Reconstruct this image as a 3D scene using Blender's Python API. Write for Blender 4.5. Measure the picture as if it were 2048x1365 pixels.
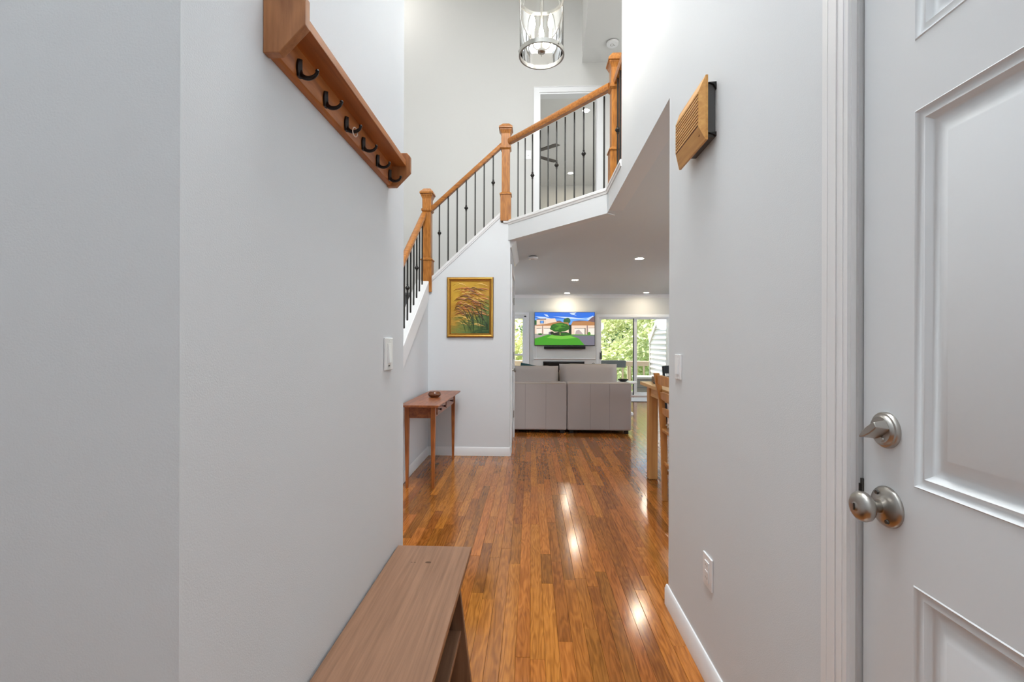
import bpy, bmesh, math, random
from mathutils import Vector, Matrix
R = math.radians
rng = random.Random(7)
for o in list(bpy.data.objects):
    bpy.data.objects.remove(o)
SC = bpy.context.scene
COL = SC.collection

# ------------------------------------------------------------------ camera
cd = bpy.data.cameras.new('camera')
cam = bpy.data.objects.new('camera', cd)
COL.objects.link(cam)
cd.sensor_width = 36.0
cd.lens = 16.0
cd.shift_y = 0.0012
cd.clip_start = 0.02
cam.matrix_world = (Matrix.Translation((0, 0, 1.22)) @ Matrix.Rotation(math.atan(38 / 910), 4, 'Z')
                    @ Matrix.Rotation(R(90), 4, 'X') @ Matrix.Rotation(R(0.15), 4, 'Z'))
SC.camera = cam

# ------------------------------------------------------------------ world, sun, lamps, exposure
w = bpy.data.worlds.new('world'); SC.world = w; w.use_nodes = True
wn = w.node_tree.nodes; wl = w.node_tree.links; wn.clear()
sky = wn.new('ShaderNodeTexSky'); sky.sky_type = 'NISHITA'
sky.sun_disc = False; sky.sun_elevation = R(46); sky.sun_rotation = R(250)
bg = wn.new('ShaderNodeBackground'); bg.inputs[1].default_value = 0.5
wo = wn.new('ShaderNodeOutputWorld')
wl.new(sky.outputs[0], bg.inputs[0]); wl.new(bg.outputs[0], wo.inputs[0])


def lamp(name, kind, loc, rot, power, color=(1, 1, 1), **kw):
    d = bpy.data.lights.new(name, kind); d.energy = power; d.color = color
    for k, v in kw.items():
        setattr(d, k, v)
    o = bpy.data.objects.new(name, d); COL.objects.link(o)
    o.location = loc; o.rotation_euler = rot
    return o


sun = lamp('sun', 'SUN', (-10, 0, 20), (0, 0, 0), 11.5, (1, 0.94, 0.84), angle=R(1.0))
sun.rotation_euler = Vector((0.17, -0.06, -0.92)).to_track_quat('-Z', 'Y').to_euler()
COOL = (0.945, 0.978, 1.0)
lamp('foyer_fill', 'AREA', (0.05, 1.6, 5.9), (0, 0, 0), 168, COOL, shape='RECTANGLE', size=0.9, size_y=2.3)  # added fill high over the hall to even out the walls, no fixture
lamp('entry_fill', 'AREA', (-0.9, -0.5, 5.0), (0, 0, 0), 14, COOL, shape='RECTANGLE', size=1.6, size_y=0.9)  # added fill behind the camera for the entry wall and front door
lamp('stair_ceiling_light', 'POINT', (-1.78, 5.50, 5.62), (0, 0, 0), 5, (1, 0.985, 0.96), shadow_soft_size=0.12)
lamp('stairwell_fill', 'POINT', (-1.3, 3.2, 5.2), (0, 0, 0), 4, (1, 0.985, 0.96), shadow_soft_size=0.3)  # unseen fill added to lift the far stairwell wall
lamp('gallery_fill', 'POINT', (2.3, 4.6, 4.0), (0, 0, 0), 24, (1, 0.985, 0.96), shadow_soft_size=0.2)  # added fill behind the right wall, brightens the gallery ceiling
lamp('dining_fill', 'POINT', (2.7, 2.8, 1.85), (0, 0, 0), 46, (0.76, 0.89, 1.0), shadow_soft_size=0.2)  # added fill with no pendant, lights the lower ceiling from the dining side
lamp('living_left_fill', 'POINT', (-1.7, 8.2, 1.8), (0, 0, 0), 46, (0.76, 0.89, 1.0), shadow_soft_size=0.2)  # invented fill out of view on the left, lights the living room ceiling
lamp('living_right_fill', 'POINT', (4.0, 7.2, 1.8), (0, 0, 0), 46, (0.76, 0.89, 1.0), shadow_soft_size=0.2)  # same kind of added fill on the right side, no lamp stands there
lamp('bedroom_fill', 'POINT', (2.2, 8.2, 3.6), (0, 0, 0), 40, (1, 0.99, 0.97), shadow_soft_size=0.2)  # extra fill added beside the doorway view to brighten the bedroom

vs = SC.view_settings
vs.view_transform = 'Standard'; vs.look = 'None'; vs.gamma = 1.0; vs.use_curve_mapping = False
vs.exposure = 0.24


# ------------------------------------------------------------------ helpers: materials
def S(r, g, b):
    def f(v):
        v /= 255.0
        return v / 12.92 if v <= 0.04045 else ((v + 0.055) / 1.055) ** 2.4
    return (f(r), f(g), f(b), 1.0)


def newmat(name):
    m = bpy.data.materials.new(name); m.use_nodes = True
    nt = m.node_tree
    b = nt.nodes['Principled BSDF']
    return m, nt, b


def mat(name, col, rough=0.5, metal=0.0, bump=0.0, bscale=200.0, var=0.0, spec=0.5, coat=0.0):
    m, nt, b = newmat(name)
    b.inputs['Base Color'].default_value = col
    b.inputs['Roughness'].default_value = rough
    b.inputs['Metallic'].default_value = metal
    b.inputs['Specular IOR Level'].default_value = spec
    b.inputs['Coat Weight'].default_value = coat
    b.inputs['Coat Roughness'].default_value = 0.1
    tc = nt.nodes.new('ShaderNodeTexCoord')
    if bump > 0 or var > 0:
        n = nt.nodes.new('ShaderNodeTexNoise'); n.inputs['Scale'].default_value = bscale
        n.inputs['Detail'].default_value = 3
        nt.links.new(tc.outputs['Object'], n.inputs['Vector'])
        if bump > 0:
            bp = nt.nodes.new('ShaderNodeBump'); bp.inputs['Strength'].default_value = bump
            bp.inputs['Distance'].default_value = 0.002
            nt.links.new(n.outputs['Fac'], bp.inputs['Height']); nt.links.new(bp.outputs['Normal'], b.inputs['Normal'])
        if var > 0:
            mx = nt.nodes.new('ShaderNodeMix'); mx.data_type = 'RGBA'
            mx.inputs['A'].default_value = tuple(c * (1 - var) for c in col[:3]) + (1,)
            mx.inputs['B'].default_value = tuple(min(1, c * (1 + var)) for c in col[:3]) + (1,)
            nt.links.new(n.outputs['Fac'], mx.inputs['Factor'])
            nt.links.new(mx.outputs['Result'], b.inputs['Base Color'])
    return m


def wood(name, light, dark, axis='Y', rough=0.35, freq=40.0, along=2.0, spec=0.5, perobj=False, tone=0.0, bump=0.05, rings=0.5):
    """grain that runs along AXIS; perobj shifts tone and grain from piece to piece"""
    m, nt, b = newmat(name)
    N, L = nt.nodes, nt.links
    tc = N.new('ShaderNodeTexCoord')
    mp = N.new('ShaderNodeMapping')
    sc = [freq] * 3; sc['XYZ'.index(axis)] = along
    mp.inputs['Scale'].default_value = sc
    L.new(tc.outputs['Object'], mp.inputs['Vector'])
    vec = mp.outputs['Vector']
    rnd = None
    if perobj:
        oi = N.new('ShaderNodeObjectInfo'); ge = N.new('ShaderNodeNewGeometry')
        ad = N.new('ShaderNodeMath'); ad.operation = 'ADD'
        L.new(oi.outputs['Random'], ad.inputs[0]); L.new(ge.outputs['Random Per Island'], ad.inputs[1])
        fr = N.new('ShaderNodeMath'); fr.operation = 'FRACT'; L.new(ad.outputs[0], fr.inputs[0])
        rnd = fr.outputs[0]
        ml = N.new('ShaderNodeMath'); ml.operation = 'MULTIPLY'; ml.inputs[1].default_value = 91.7
        L.new(rnd, ml.inputs[0])
        va = N.new('ShaderNodeVectorMath'); va.operation = 'ADD'
        L.new(vec, va.inputs[0]); L.new(ml.outputs[0], va.inputs[1])
        vec = va.outputs[0]
    n1 = N.new('ShaderNodeTexNoise'); n1.inputs['Scale'].default_value = 1.0
    n1.inputs['Detail'].default_value = 5; n1.inputs['Roughness'].default_value = 0.6
    L.new(vec, n1.inputs['Vector'])
    mp2 = N.new('ShaderNodeMapping'); s2 = [0.16] * 3; s2['XYZ'.index(axis)] = 0.5
    mp2.inputs['Scale'].default_value = s2
    L.new(vec, mp2.inputs['Vector'])
    n2 = N.new('ShaderNodeTexNoise'); n2.inputs['Scale'].default_value = 1.0; n2.inputs['Detail'].default_value = 2
    L.new(mp2.outputs['Vector'], n2.inputs['Vector'])
    sn = N.new('ShaderNodeMath'); sn.operation = 'MULTIPLY'; sn.inputs[1].default_value = 55.0
    L.new(n2.outputs['Fac'], sn.inputs[0])
    si = N.new('ShaderNodeMath'); si.operation = 'SINE'; L.new(sn.outputs[0], si.inputs[0])
    sm = N.new('ShaderNodeMath'); sm.operation = 'MULTIPLY_ADD'; sm.inputs[1].default_value = 0.14 * rings; sm.inputs[2].default_value = 0.0
    L.new(si.outputs[0], sm.inputs[0])
    a2 = N.new('ShaderNodeMath'); a2.operation = 'ADD'; L.new(n1.outputs['Fac'], a2.inputs[0]); L.new(sm.outputs[0], a2.inputs[1])
    fac = a2.outputs[0]
    cr = N.new('ShaderNodeValToRGB')
    cr.color_ramp.elements[0].position = 0.28; cr.color_ramp.elements[0].color = dark
    cr.color_ramp.elements[1].position = 0.68; cr.color_ramp.elements[1].color = light
    L.new(fac, cr.inputs['Fac'])
    out = cr.outputs['Color']
    if perobj:
        hs = N.new('ShaderNodeHueSaturation')
        mr = N.new('ShaderNodeMapRange'); mr.inputs['To Min'].default_value = 1 - tone; mr.inputs['To Max'].default_value = 1 + tone
        pw = N.new('ShaderNodeMath'); pw.operation = 'MULTIPLY'; pw.inputs[1].default_value = 7.31
        L.new(rnd, pw.inputs[0]); fr2 = N.new('ShaderNodeMath'); fr2.operation = 'FRACT'; L.new(pw.outputs[0], fr2.inputs[0])
        L.new(fr2.outputs[0], mr.inputs['Value']); L.new(mr.outputs['Result'], hs.inputs['Value'])
        mh = N.new('ShaderNodeMapRange'); mh.inputs['To Min'].default_value = 0.497; mh.inputs['To Max'].default_value = 0.507
        L.new(rnd, mh.inputs['Value']); L.new(mh.outputs['Result'], hs.inputs['Hue'])
        L.new(out, hs.inputs['Color']); out = hs.outputs['Color']
    L.new(out, b.inputs['Base Color'])
    b.inputs['Roughness'].default_value = rough
    b.inputs['Specular IOR Level'].default_value = spec
    if bump > 0:
        bp = N.new('ShaderNodeBump'); bp.inputs['Strength'].default_value = bump; bp.inputs['Distance'].default_value = 0.002
        L.new(fac, bp.inputs['Height']); L.new(bp.outputs['Normal'], b.inputs['Normal'])
    return m


def emit(name, col, strength):
    m, nt, b = newmat(name)
    b.inputs['Base Color'].default_value = (0.02, 0.02, 0.02, 1)
    b.inputs['Emission Color'].default_value = col
    b.inputs['Emission Strength'].default_value = strength
    return m


def thin_glass(name, tint=(1, 1, 1, 1), refl=1.0):
    m = bpy.data.materials.new(name); m.use_nodes = True
    nt = m.node_tree; nt.nodes.clear()
    o = nt.nodes.new('ShaderNodeOutputMaterial')
    t = nt.nodes.new('ShaderNodeBsdfTransparent'); t.inputs[0].default_value = tint
    g = nt.nodes.new('ShaderNodeBsdfGlossy'); g.inputs['Roughness'].default_value = 0.02
    f = nt.nodes.new('ShaderNodeFresnel'); f.inputs[0].default_value = 1.45
    ml = nt.nodes.new('ShaderNodeMath'); ml.operation = 'MULTIPLY'; ml.inputs[1].default_value = refl
    mx = nt.nodes.new('ShaderNodeMixShader')
    nt.links.new(f.outputs[0], ml.inputs[0]); nt.links.new(ml.outputs[0], mx.inputs[0])
    nt.links.new(t.outputs[0], mx.inputs[1]); nt.links.new(g.outputs[0], mx.inputs[2])
    nt.links.new(mx.outputs[0], o.inputs[0])
    return m


def leafmat(name, a, b_):
    m, nt, b = newmat(name)
    N, L = nt.nodes, nt.links
    ge = N.new('ShaderNodeNewGeometry')
    mx = N.new('ShaderNodeMix'); mx.data_type = 'RGBA'
    mx.inputs['A'].default_value = a; mx.inputs['B'].default_value = b_
    L.new(ge.outputs['Random Per Island'], mx.inputs['Factor'])
    L.new(mx.outputs['Result'], b.inputs['Base Color'])
    b.inputs['Roughness'].default_value = 0.6
    tr = N.new('ShaderNodeBsdfTranslucent'); L.new(mx.outputs['Result'], tr.inputs['Color'])
    ms = N.new('ShaderNodeMixShader'); ms.inputs[0].default_value = 0.4
    out = N['Material Output']
    L.new(b.outputs[0], ms.inputs[1]); L.new(tr.outputs[0], ms.inputs[2]); L.new(ms.outputs[0], out.inputs['Surface'])
    return m


M = {}
M['wall'] = mat('wall_paint', S(223, 226, 228), 0.6, bump=0.16, bscale=330, spec=0.3)
M['wallwarm'] = mat('wall_paint_upper', S(218, 217, 213), 0.6, bump=0.12, bscale=330, spec=0.3)
M['ceil'] = mat('ceiling_paint', S(218, 225, 229), 0.75, bump=0.08, bscale=260, spec=0.2)
M['ceilup'] = mat('upper_ceiling_paint', S(226, 225, 222), 0.75, bump=0.08, bscale=260, spec=0.2)
M['trim'] = mat('trim_white', S(236, 236, 236), 0.32, bump=0.02, bscale=60)
M['door'] = mat('door_white', S(223, 226, 228), 0.33, bump=0.03, bscale=80)
M['plastic'] = mat('white_plastic', S(240, 240, 240), 0.3, bump=0.01)
M['slot'] = mat('dark_slot', S(40, 40, 40), 0.6, bump=0.01)
M['floor'] = wood('oak_floor', S(174, 106, 44), S(134, 76, 28), 'Y', 0.14, 120, 5.0, 0.6, True, 0.30, 0.05, 0.8)
M['sub'] = mat('subfloor_dark', S(58, 32, 14), 0.6, bump=0.05)
M['rail'] = wood('honey_oak', S(194, 129, 60), S(146, 86, 32), 'Z', 0.3, 70, 5)
M['railh'] = wood('honey_oak_rail', S(190, 124, 56), S(142, 82, 30), 'X', 0.28, 70, 5)
M['cherry'] = wood('cherry_wood', S(170, 100, 56), S(118, 60, 28), 'Y', 0.3, 45, 3)
M['cherryv'] = wood('cherry_wood_upright', S(188, 112, 54), S(138, 74, 30), 'Z', 0.35, 45, 3)
M['rack'] = wood('rack_cherry', S(190, 118, 58), S(146, 82, 36), 'Y', 0.4, 48, 2.5)
M['rackv'] = wood('rack_cherry_end', S(184, 124, 76), S(144, 90, 52), 'Z', 0.42, 48, 4)
M['bench'] = wood('grey_brown_pine', S(145, 108, 83), S(119, 86, 64), 'Y', 0.4, 110, 3.0, rings=0.3)
M['benchd'] = wood('grey_brown_pine_side', S(150, 116, 90), S(100, 70, 50), 'Z', 0.45, 42, 2)
M['knot'] = mat('pine_knot', S(84, 56, 34), 0.5, bump=0.05)
M['maple'] = wood('light_maple', S(234, 190, 124), S(206, 152, 90), 'Y', 0.35, 30, 2, rings=0.3)
M['maplev'] = wood('light_maple_upright', S(224, 172, 108), S(192, 136, 78), 'Z', 0.35, 30, 2, rings=0.3)
M['mapled'] = wood('chair_wood', S(218, 156, 88), S(184, 120, 60), 'Z', 0.33, 30, 2, rings=0.3)
M['tray'] = wood('tray_wood', S(150, 128, 104), S(110, 88, 66), 'X', 0.5, 30, 2)
M['chimew'] = wood('chime_wood', S(218, 164, 92), S(192, 132, 62), 'Y', 0.45, 60, 3, rings=0.25)
M['chimeb'] = mat('chime_box_grey', S(82, 82, 82), 0.5, bump=0.02)
M['iron'] = mat('black_iron', S(42, 40, 38), 0.45, metal=0.3, bump=0.04, bscale=90)
M['hook'] = mat('hook_bronze', S(38, 30, 28), 0.3, metal=0.6, bump=0.05, bscale=120)
M['nickel'] = mat('brushed_nickel', S(176, 172, 166), 0.28, metal=1.0, bump=0.02, bscale=300)
M['nickeld'] = mat('dark_nickel', S(96, 94, 90), 0.4, metal=0.9, bump=0.02)
M['pewter'] = mat('pewter_ring', S(168, 166, 160), 0.32, metal=0.9, bump=0.02)
M['sofa'] = mat('sofa_fabric', S(194, 184, 179), 0.95, bump=0.5, bscale=420, var=0.1, spec=0.15)
M['sofad'] = mat('sofa_seam', S(138, 128, 122), 0.95, bump=0.2)
M['piping'] = mat('sofa_piping', S(196, 182, 166), 0.9, bump=0.2)
M['teal'] = mat('teal_fabric', S(34, 78, 84), 0.9, bump=0.3, bscale=300)
M['black'] = mat('black_plastic', S(22, 22, 23), 0.35, bump=0.01)
M['blackw'] = mat('black_painted_wood', S(36, 36, 38), 0.4, bump=0.03)
M['cushion'] = mat('seat_cushion_cream', S(222, 208, 188), 0.9, bump=0.3)
M['carpet'] = mat('grey_carpet', S(126, 126, 128), 1.0, bump=0.8, bscale=500, var=0.15, spec=0.1)
M['gold'] = mat('gilt_frame', S(208, 158, 74), 0.32, metal=0.75, bump=0.08, bscale=60, var=0.12)
M['goldd'] = mat('gilt_frame_edge', S(128, 88, 36), 0.45, metal=0.5, bump=0.06)
M['glass'] = thin_glass('window_glass', (0.97, 0.98, 0.97, 1), 0.8)
M['shade'] = thin_glass('pendant_glass', (0.985, 0.965, 0.925, 1), 1.0)
M['bulb'] = emit('lit_bulb', (1.0, 0.95, 0.88, 1), 170)
M['led'] = emit('recessed_led', (1.0, 0.87, 0.66, 1), 210)
M['rug'] = mat('rug_weave', S(208, 212, 216), 0.95, bump=0.4, bscale=120, var=0.2)
M['rugd'] = mat('rug_border', S(96, 92, 90), 0.95, bump=0.3)
M['deck'] = wood('deck_board', S(176, 164, 146), S(140, 128, 112), 'X', 0.8, 30, 2, perobj=True, tone=0.1)
M['railing'] = mat('deck_rail_tan', S(206, 190, 168), 0.7, bump=0.1, bscale=60)
M['siding'] = mat('siding_white', S(206, 203, 198), 0.6, bump=0.04, bscale=60)
M['planter'] = mat('planter_slate', S(70, 78, 84), 0.6, bump=0.1, bscale=60)
M['wicker'] = mat('deck_box_grey', S(106, 108, 106), 0.7, bump=0.3, bscale=90)
M['wickerl'] = mat('deck_box_lid', S(176, 178, 178), 0.5, bump=0.05)
M['bark'] = mat('tree_bark', S(110, 92, 74), 0.9, bump=0.6, bscale=30)
M['leafl'] = leafmat('leaf_light', S(238, 236, 200), S(190, 200, 132))
M['leafd'] = leafmat('leaf_dark', S(96, 132, 62), S(60, 98, 46))
M['leafo'] = leafmat('leaf_mixed', S(238, 224, 172), S(198, 208, 134))
M['grass'] = mat('lawn', S(98, 136, 58), 0.9, bump=0.6, bscale=40, var=0.3)
M['bowl'] = wood('turned_walnut', S(124, 76, 46), S(84, 46, 26), 'X', 0.22, 60, 20)
M['fan'] = mat('fan_blade_walnut', S(86, 80, 76), 0.5, bump=0.05)


# ------------------------------------------------------------------ helpers: meshes
class MB:
    def __init__(self):
        self.v = []; self.f = []; self.mi = []; self.m = 0

    def add(self, vs_, fs):
        o = len(self.v)
        self.v += [tuple(p) for p in vs_]
        for q in fs:
            self.f.append([o + i for i in q]); self.mi.append(self.m)
        return self

    def box(self, x0, x1, y0, y1, z0, z1):
        x0, x1 = sorted((x0, x1)); y0, y1 = sorted((y0, y1)); z0, z1 = sorted((z0, z1))
        return self.add([(x0, y0, z0), (x1, y0, z0), (x1, y1, z0), (x0, y1, z0), (x0, y0, z1), (x1, y0, z1), (x1, y1, z1), (x0, y1, z1)],
                        [(3, 2, 1, 0), (4, 5, 6, 7), (0, 1, 5, 4), (1, 2, 6, 5), (2, 3, 7, 6), (3, 0, 4, 7)])

    def prism(self, pts, axis, a, b):
        """2-D polygon pts swept along axis from a to b; the two coordinates are the other axes in order"""
        def P(p, t):
            if axis == 'X': return (t, p[0], p[1])
            if axis == 'Y': return (p[0], t, p[1])
            return (p[0], p[1], t)
        n = len(pts)
        vs_ = [P(p, a) for p in pts] + [P(p, b) for p in pts]
        fs = [list(range(n))[::-1], list(range(n, 2 * n))] + [(i, (i + 1) % n, n + (i + 1) % n, n + i) for i in range(n)]
        return self.add(vs_, fs)

    def sweep(self, p0, p1, prof):
        """profile (side, up) carried from p0 to p1 with plumb ends"""
        p0 = Vector(p0); p1 = Vector(p1); d = p1 - p0; d.z = 0; d.normalize()
        s = Vector((d.y, -d.x, 0)); n = len(prof)
        vs_ = [p + s * a + Vector((0, 0, b)) for p in (p0, p1) for a, b in prof]
        fs = [list(range(n)), list(range(n, 2 * n))[::-1]] + [(i, n + i, n + (i + 1) % n, (i + 1) % n) for i in range(n)]
        return self.add(vs_, fs)

    def lathe(self, prof, c, axis='Z', n=24, ang=None):
        """prof: (radius, height) pairs; ends with radius 0 close"""
        c = Vector(c); vs_ = []; fs = []; k = len(prof)
        for i in range(n):
            a = 2 * math.pi * i / n
            for r, h in prof:
                p = (r * math.cos(a), r * math.sin(a), h)
                if axis == 'X': p = (p[2], p[0], p[1])
                elif axis == 'Y': p = (p[0], p[2], p[1])
                vs_.append(c + Vector(p))
        for i in range(n):
            j = (i + 1) % n
            for q in range(k - 1):
                a, b, c_, d = i * k + q, j * k + q, j * k + q + 1, i * k + q + 1
                if prof[q][0] < 1e-6: fs.append((a, c_, d))
                elif prof[q + 1][0] < 1e-6: fs.append((a, b, d))
                else: fs.append((a, b, c_, d))
        return self.add(vs_, fs)

    def tube(self, path, r, n=10, closed=False):
        path = [Vector(p) for p in path]; k = len(path); vs_ = []; fs = []
        rr = r if isinstance(r, (list, tuple)) else [r] * k
        up = None
        for i, p in enumerate(path):
            a = path[(i - 1) % k] if (i > 0 or closed) else p
            b = path[(i + 1) % k] if (i < k - 1 or closed) else p
            t = (b - a).normalized()
            if up is None:
                up = t.orthogonal().normalized()
            up = (up - t * up.dot(t))
            up = up.normalized() if up.length > 1e-6 else t.orthogonal().normalized()
            s = t.cross(up)
            for j in range(n):
                g = 2 * math.pi * j / n
                vs_.append(p + (up * math.cos(g) + s * math.sin(g)) * rr[i])
        for i in range(k if closed else k - 1):
            i2 = (i + 1) % k
            for j in range(n):
                fs.append((i * n + j, i * n + (j + 1) % n, i2 * n + (j + 1) % n, i2 * n + j))
        if not closed:
            fs.append(list(range(n))[::-1]); fs.append([(k - 1) * n + j for j in range(n)])
        return self.add(vs_, fs)

    def pad(self, c, sx, sy, sz, n=14, e=0.32):
        """a stuffed cushion: full in the middle, thin at the seam; thickness along Y"""
        c = Vector(c)
        for sgn in (-1, 1):
            vs_ = []; fs = []
            for i in range(n + 1):
                for j in range(n + 1):
                    u = -1 + 2 * i / n; v = -1 + 2 * j / n
                    t = max(0.0, (1 - abs(u) ** 4) * (1 - abs(v) ** 4)) ** e
                    pin = 1 - 0.03 * (1 - abs(u * v)) * (abs(u) ** 6 + abs(v) ** 6)
                    vs_.append(c + Vector((u * sx * pin, sgn * t * sy, v * sz * pin)))
            for i in range(n):
                for j in range(n):
                    q = [i * (n + 1) + j, (i + 1) * (n + 1) + j, (i + 1) * (n + 1) + j + 1, i * (n + 1) + j + 1]
                    fs.append(q if sgn < 0 else q[::-1])
            self.add(vs_, fs)
        return self

    def build(self, name, mats, parent=None, bevel=0.0, seg=2, smooth=None, origin=None, angle=35):
        org = Vector(origin) if origin is not None else (ORG.get(parent.name, Vector((0, 0, 0))) if parent else Vector((0, 0, 0)))
        me = bpy.data.meshes.new(name)
        me.from_pydata([tuple(Vector(p) - org) for p in self.v], [], self.f)
        if not isinstance(mats, (list, tuple)): mats = [mats]
        for m in mats: me.materials.append(m)
        me.polygons.foreach_set('material_index', self.mi)
        bm = bmesh.new(); bm.from_mesh(me)
        bmesh.ops.recalc_face_normals(bm, faces=bm.faces)
        bm.to_mesh(me); bm.free()
        o = bpy.data.objects.new(name, me); COL.objects.link(o)
        if parent:
            o.parent = parent; ORG[o.name] = ORG.get(parent.name, Vector((0, 0, 0)))
        else:
            o.location = org; ORG[o.name] = org
        if smooth is None: smooth = bevel > 0
        if smooth:
            me.polygons.foreach_set('use_smooth', [True] * len(me.polygons))
            me.set_sharp_from_angle(angle=R(angle))
        if bevel > 0:
            md = o.modifiers.new('bevel', 'BEVEL'); md.width = bevel; md.segments = seg
            md.limit_method = 'ANGLE'; md.angle_limit = R(30); md.harden_normals = False
            md2 = o.modifiers.new('wn', 'WEIGHTED_NORMAL'); md2.keep_sharp = True
        return o


ORG = {}


def tag(o, label, cat, group=None):
    o['label'] = label; o['category'] = cat
    if group: o['group'] = group
    return o


def thing(name, loc, label, cat, group=None):
    o = bpy.data.objects.new(name, None); COL.objects.link(o)
    o.location = loc; o.empty_display_size = 0.1
    ORG[o.name] = Vector(loc)
    return tag(o, label, cat, group)


def struct(o):
    o['kind'] = 'structure'
    return o


def copy_tree(o, parent=None):
    c = o.copy(); COL.objects.link(c)
    if parent: c.parent = parent
    for ch in list(o.children):
        copy_tree(ch, c)
    return c


def B(name, m, dims, parent=None, bevel=0.0, seg=2):
    return MB().box(*dims).build(name, m, parent, bevel, seg)


# ------------------------------------------------------------------ key dimensions
XR = 0.64      # face of the right hall wall
XL = -0.50     # face of the left hall wall
YC = 4.87      # wall below the upper flight
XS = -1.11     # wall below the lower flight
ZC = 2.315     # lower ceiling
ZF = 2.50      # upper floor
TOP = 6.0
ZD0, ZD1 = 2.356, 2.315   # dining ceiling falls a little toward the living room
YF = 6.0       # far wall of the stairwell
YB = 10.5      # back wall of the living room

# ------------------------------------------------------------------ structure: walls
mb = MB().box(XL - .12, XL, 0.748, 1.765, 0, TOP)
struct(mb.build('wall_left', M['wall']))
struct(MB().box(-2.2, XL, 0.628, 0.748, 0, TOP).build('wall_entry', M['wall']))
struct(MB().box(-2.32, -2.2, -1.22, 0.748, 0, TOP).build('wall_entry_side', M['wall']))
struct(MB().box(-2.32, XR + .12, -1.22, -1.1, 0, TOP).build('wall_rear', M['wall']))
mb = MB()
mb.box(XR, XR + .12, 0.955, 2.14, 0, ZC)
mb.box(XR, XR + .12, -1.1, -0.03, 0, ZC)
mb.box(XR, XR + .12, -0.03, 0.955, 2.07, ZC)
mb.box(XR, XR + .12, -1.1, 2.14, ZC, TOP)
mb.prism([(2.14, ZD0), (3.27, ZD1 + .0243 * .55), (3.27, TOP), (2.14, TOP)], 'X', XR, XR + .12)
mb.prism([(3.27, ZD1 + .0243 * .55), (3.81, ZD1), (3.81, ZF), (3.27, ZF)], 'X', XR, XR + .12)
struct(mb.build('wall_right', M['wall']))
# frontal wall under the upper flight
mb = MB().prism([(XS, 0), (-.225, 0), (-.225, ZF), (-.325, ZF), (-.325, 2.587), (XS, 1.861)], 'Y', YC, YC + .11)
struct(mb.build('wall_closet', M['wall']))
# wall under the lower flight
mb = MB().prism([(2.46, 0), (YC, 0), (YC, 1.69), (2.46, 0.0)], 'X', XS - .11, XS)
struct(mb.build('wall_stair', M['wall']))
# closet side wall with its door
mb = MB().box(-.345, -.225, YC + .11, 5.05, 0, ZC).box(-.345, -.225, 5.83, 6.12, 0, ZC).box(-.345, -.225, 5.05, 5.83, 2.03, ZC)
struct(mb.build('wall_closet_side', M['wall']))
# far stairwell wall with the upstairs doorway
D0, D1, DH = 0.103, 0.86, 4.505
mb = MB().box(-2.17, -.345, YF, YF + .12, 0, TOP)
mb.box(-.345, D0, YF, YF + .12, ZF - .02, TOP).box(D1, 4.6, YF, YF + .12, ZF - .02, TOP).box(D0, D1, YF, YF + .12, DH, TOP)
struct(mb.build('wall_stairwell_far', M['wallwarm']))
struct(MB().box(-2.17, -2.05, 0.748, YF, 0, TOP).build('wall_stairwell_side', M['wallwarm']))
# dining and living room shell
struct(MB().box(XR + .12, 4.72, 1.08, 1.2, 0, ZF).build('wall_dining_near', M['wall']))
struct(MB().box(4.6, 4.72, 1.2, YB, 0, ZF).build('wall_living_right', M['wall']))
struct(MB().box(-2.72, -2.6, 6.12, YB, 0, ZC).build('wall_living_left', M['wall']))
struct(MB().box(-2.72, -.345, 6.12, 6.24, 0, ZC).build('wall_living_near', M['wall']))
WX0, WX1, WZ0, WZ1 = -.86, -.115, .38, 1.83
GX0, GX1, GZ1 = 1.545, 3.98, 1.80
mb = MB().box(-2.72, WX0, YB, YB + .14, 0, ZC).box(WX1, GX0, YB, YB + .14, 0, ZC).box(GX1, 4.72, YB, YB + .14, 0, ZC)
mb.box(WX0, WX1, YB, YB + .14, 0, WZ0).box(WX0, WX1, YB, YB + .14, WZ1, ZC).box(GX0, GX1, YB, YB + .14, GZ1, ZC)
struct(mb.build('wall_back', M['wallwarm']))
struct(MB().box(.05, 1.47, YB - .12, YB, 0, 1.99).build('wall_chimney', M['wallwarm']))
# lower ceiling slab = upper floor
poly = [(XR + .0, 3.87), (XR, 3.82), (4.6, 3.82), (4.6, YB), (-2.6, YB), (-2.6, 6.24), (-.225, 6.12), (-.225, YC)]
struct(MB().prism(poly, 'Z', ZC, ZF).build('ceiling_lower', M['ceil']))
struct(MB().prism([(1.2, ZD0 + .0243 * .94), (3.82, ZD1), (3.82, ZF), (1.2, ZF)], 'X', XR + .12, 4.6).build('ceiling_dining', M['ceil']))
struct(MB().box(-2.4, 4.7, -1.3, YF + .2, TOP, TOP + .1).build('ceiling_upper', M['ceilup']))
# flat gallery ceiling and the fascia up to the tall ceiling
mb = MB().prism([(.66, YF), (.59, 4.6), (XR + .12, 3.27), (4.6, 3.27), (4.6, YF)], 'Z', 4.89, TOP)
struct(mb.build('ceiling_gallery', M['ceilup']))
struct(MB().box(4.6, 4.72, 1.2, 11.2, ZF, TOP).build('wall_gallery_right', M['wallwarm']))
struct(MB().box(XR + .12, 4.6, 3.15, 3.27, ZF, TOP).build('wall_gallery_near', M['wallwarm']))
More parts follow.
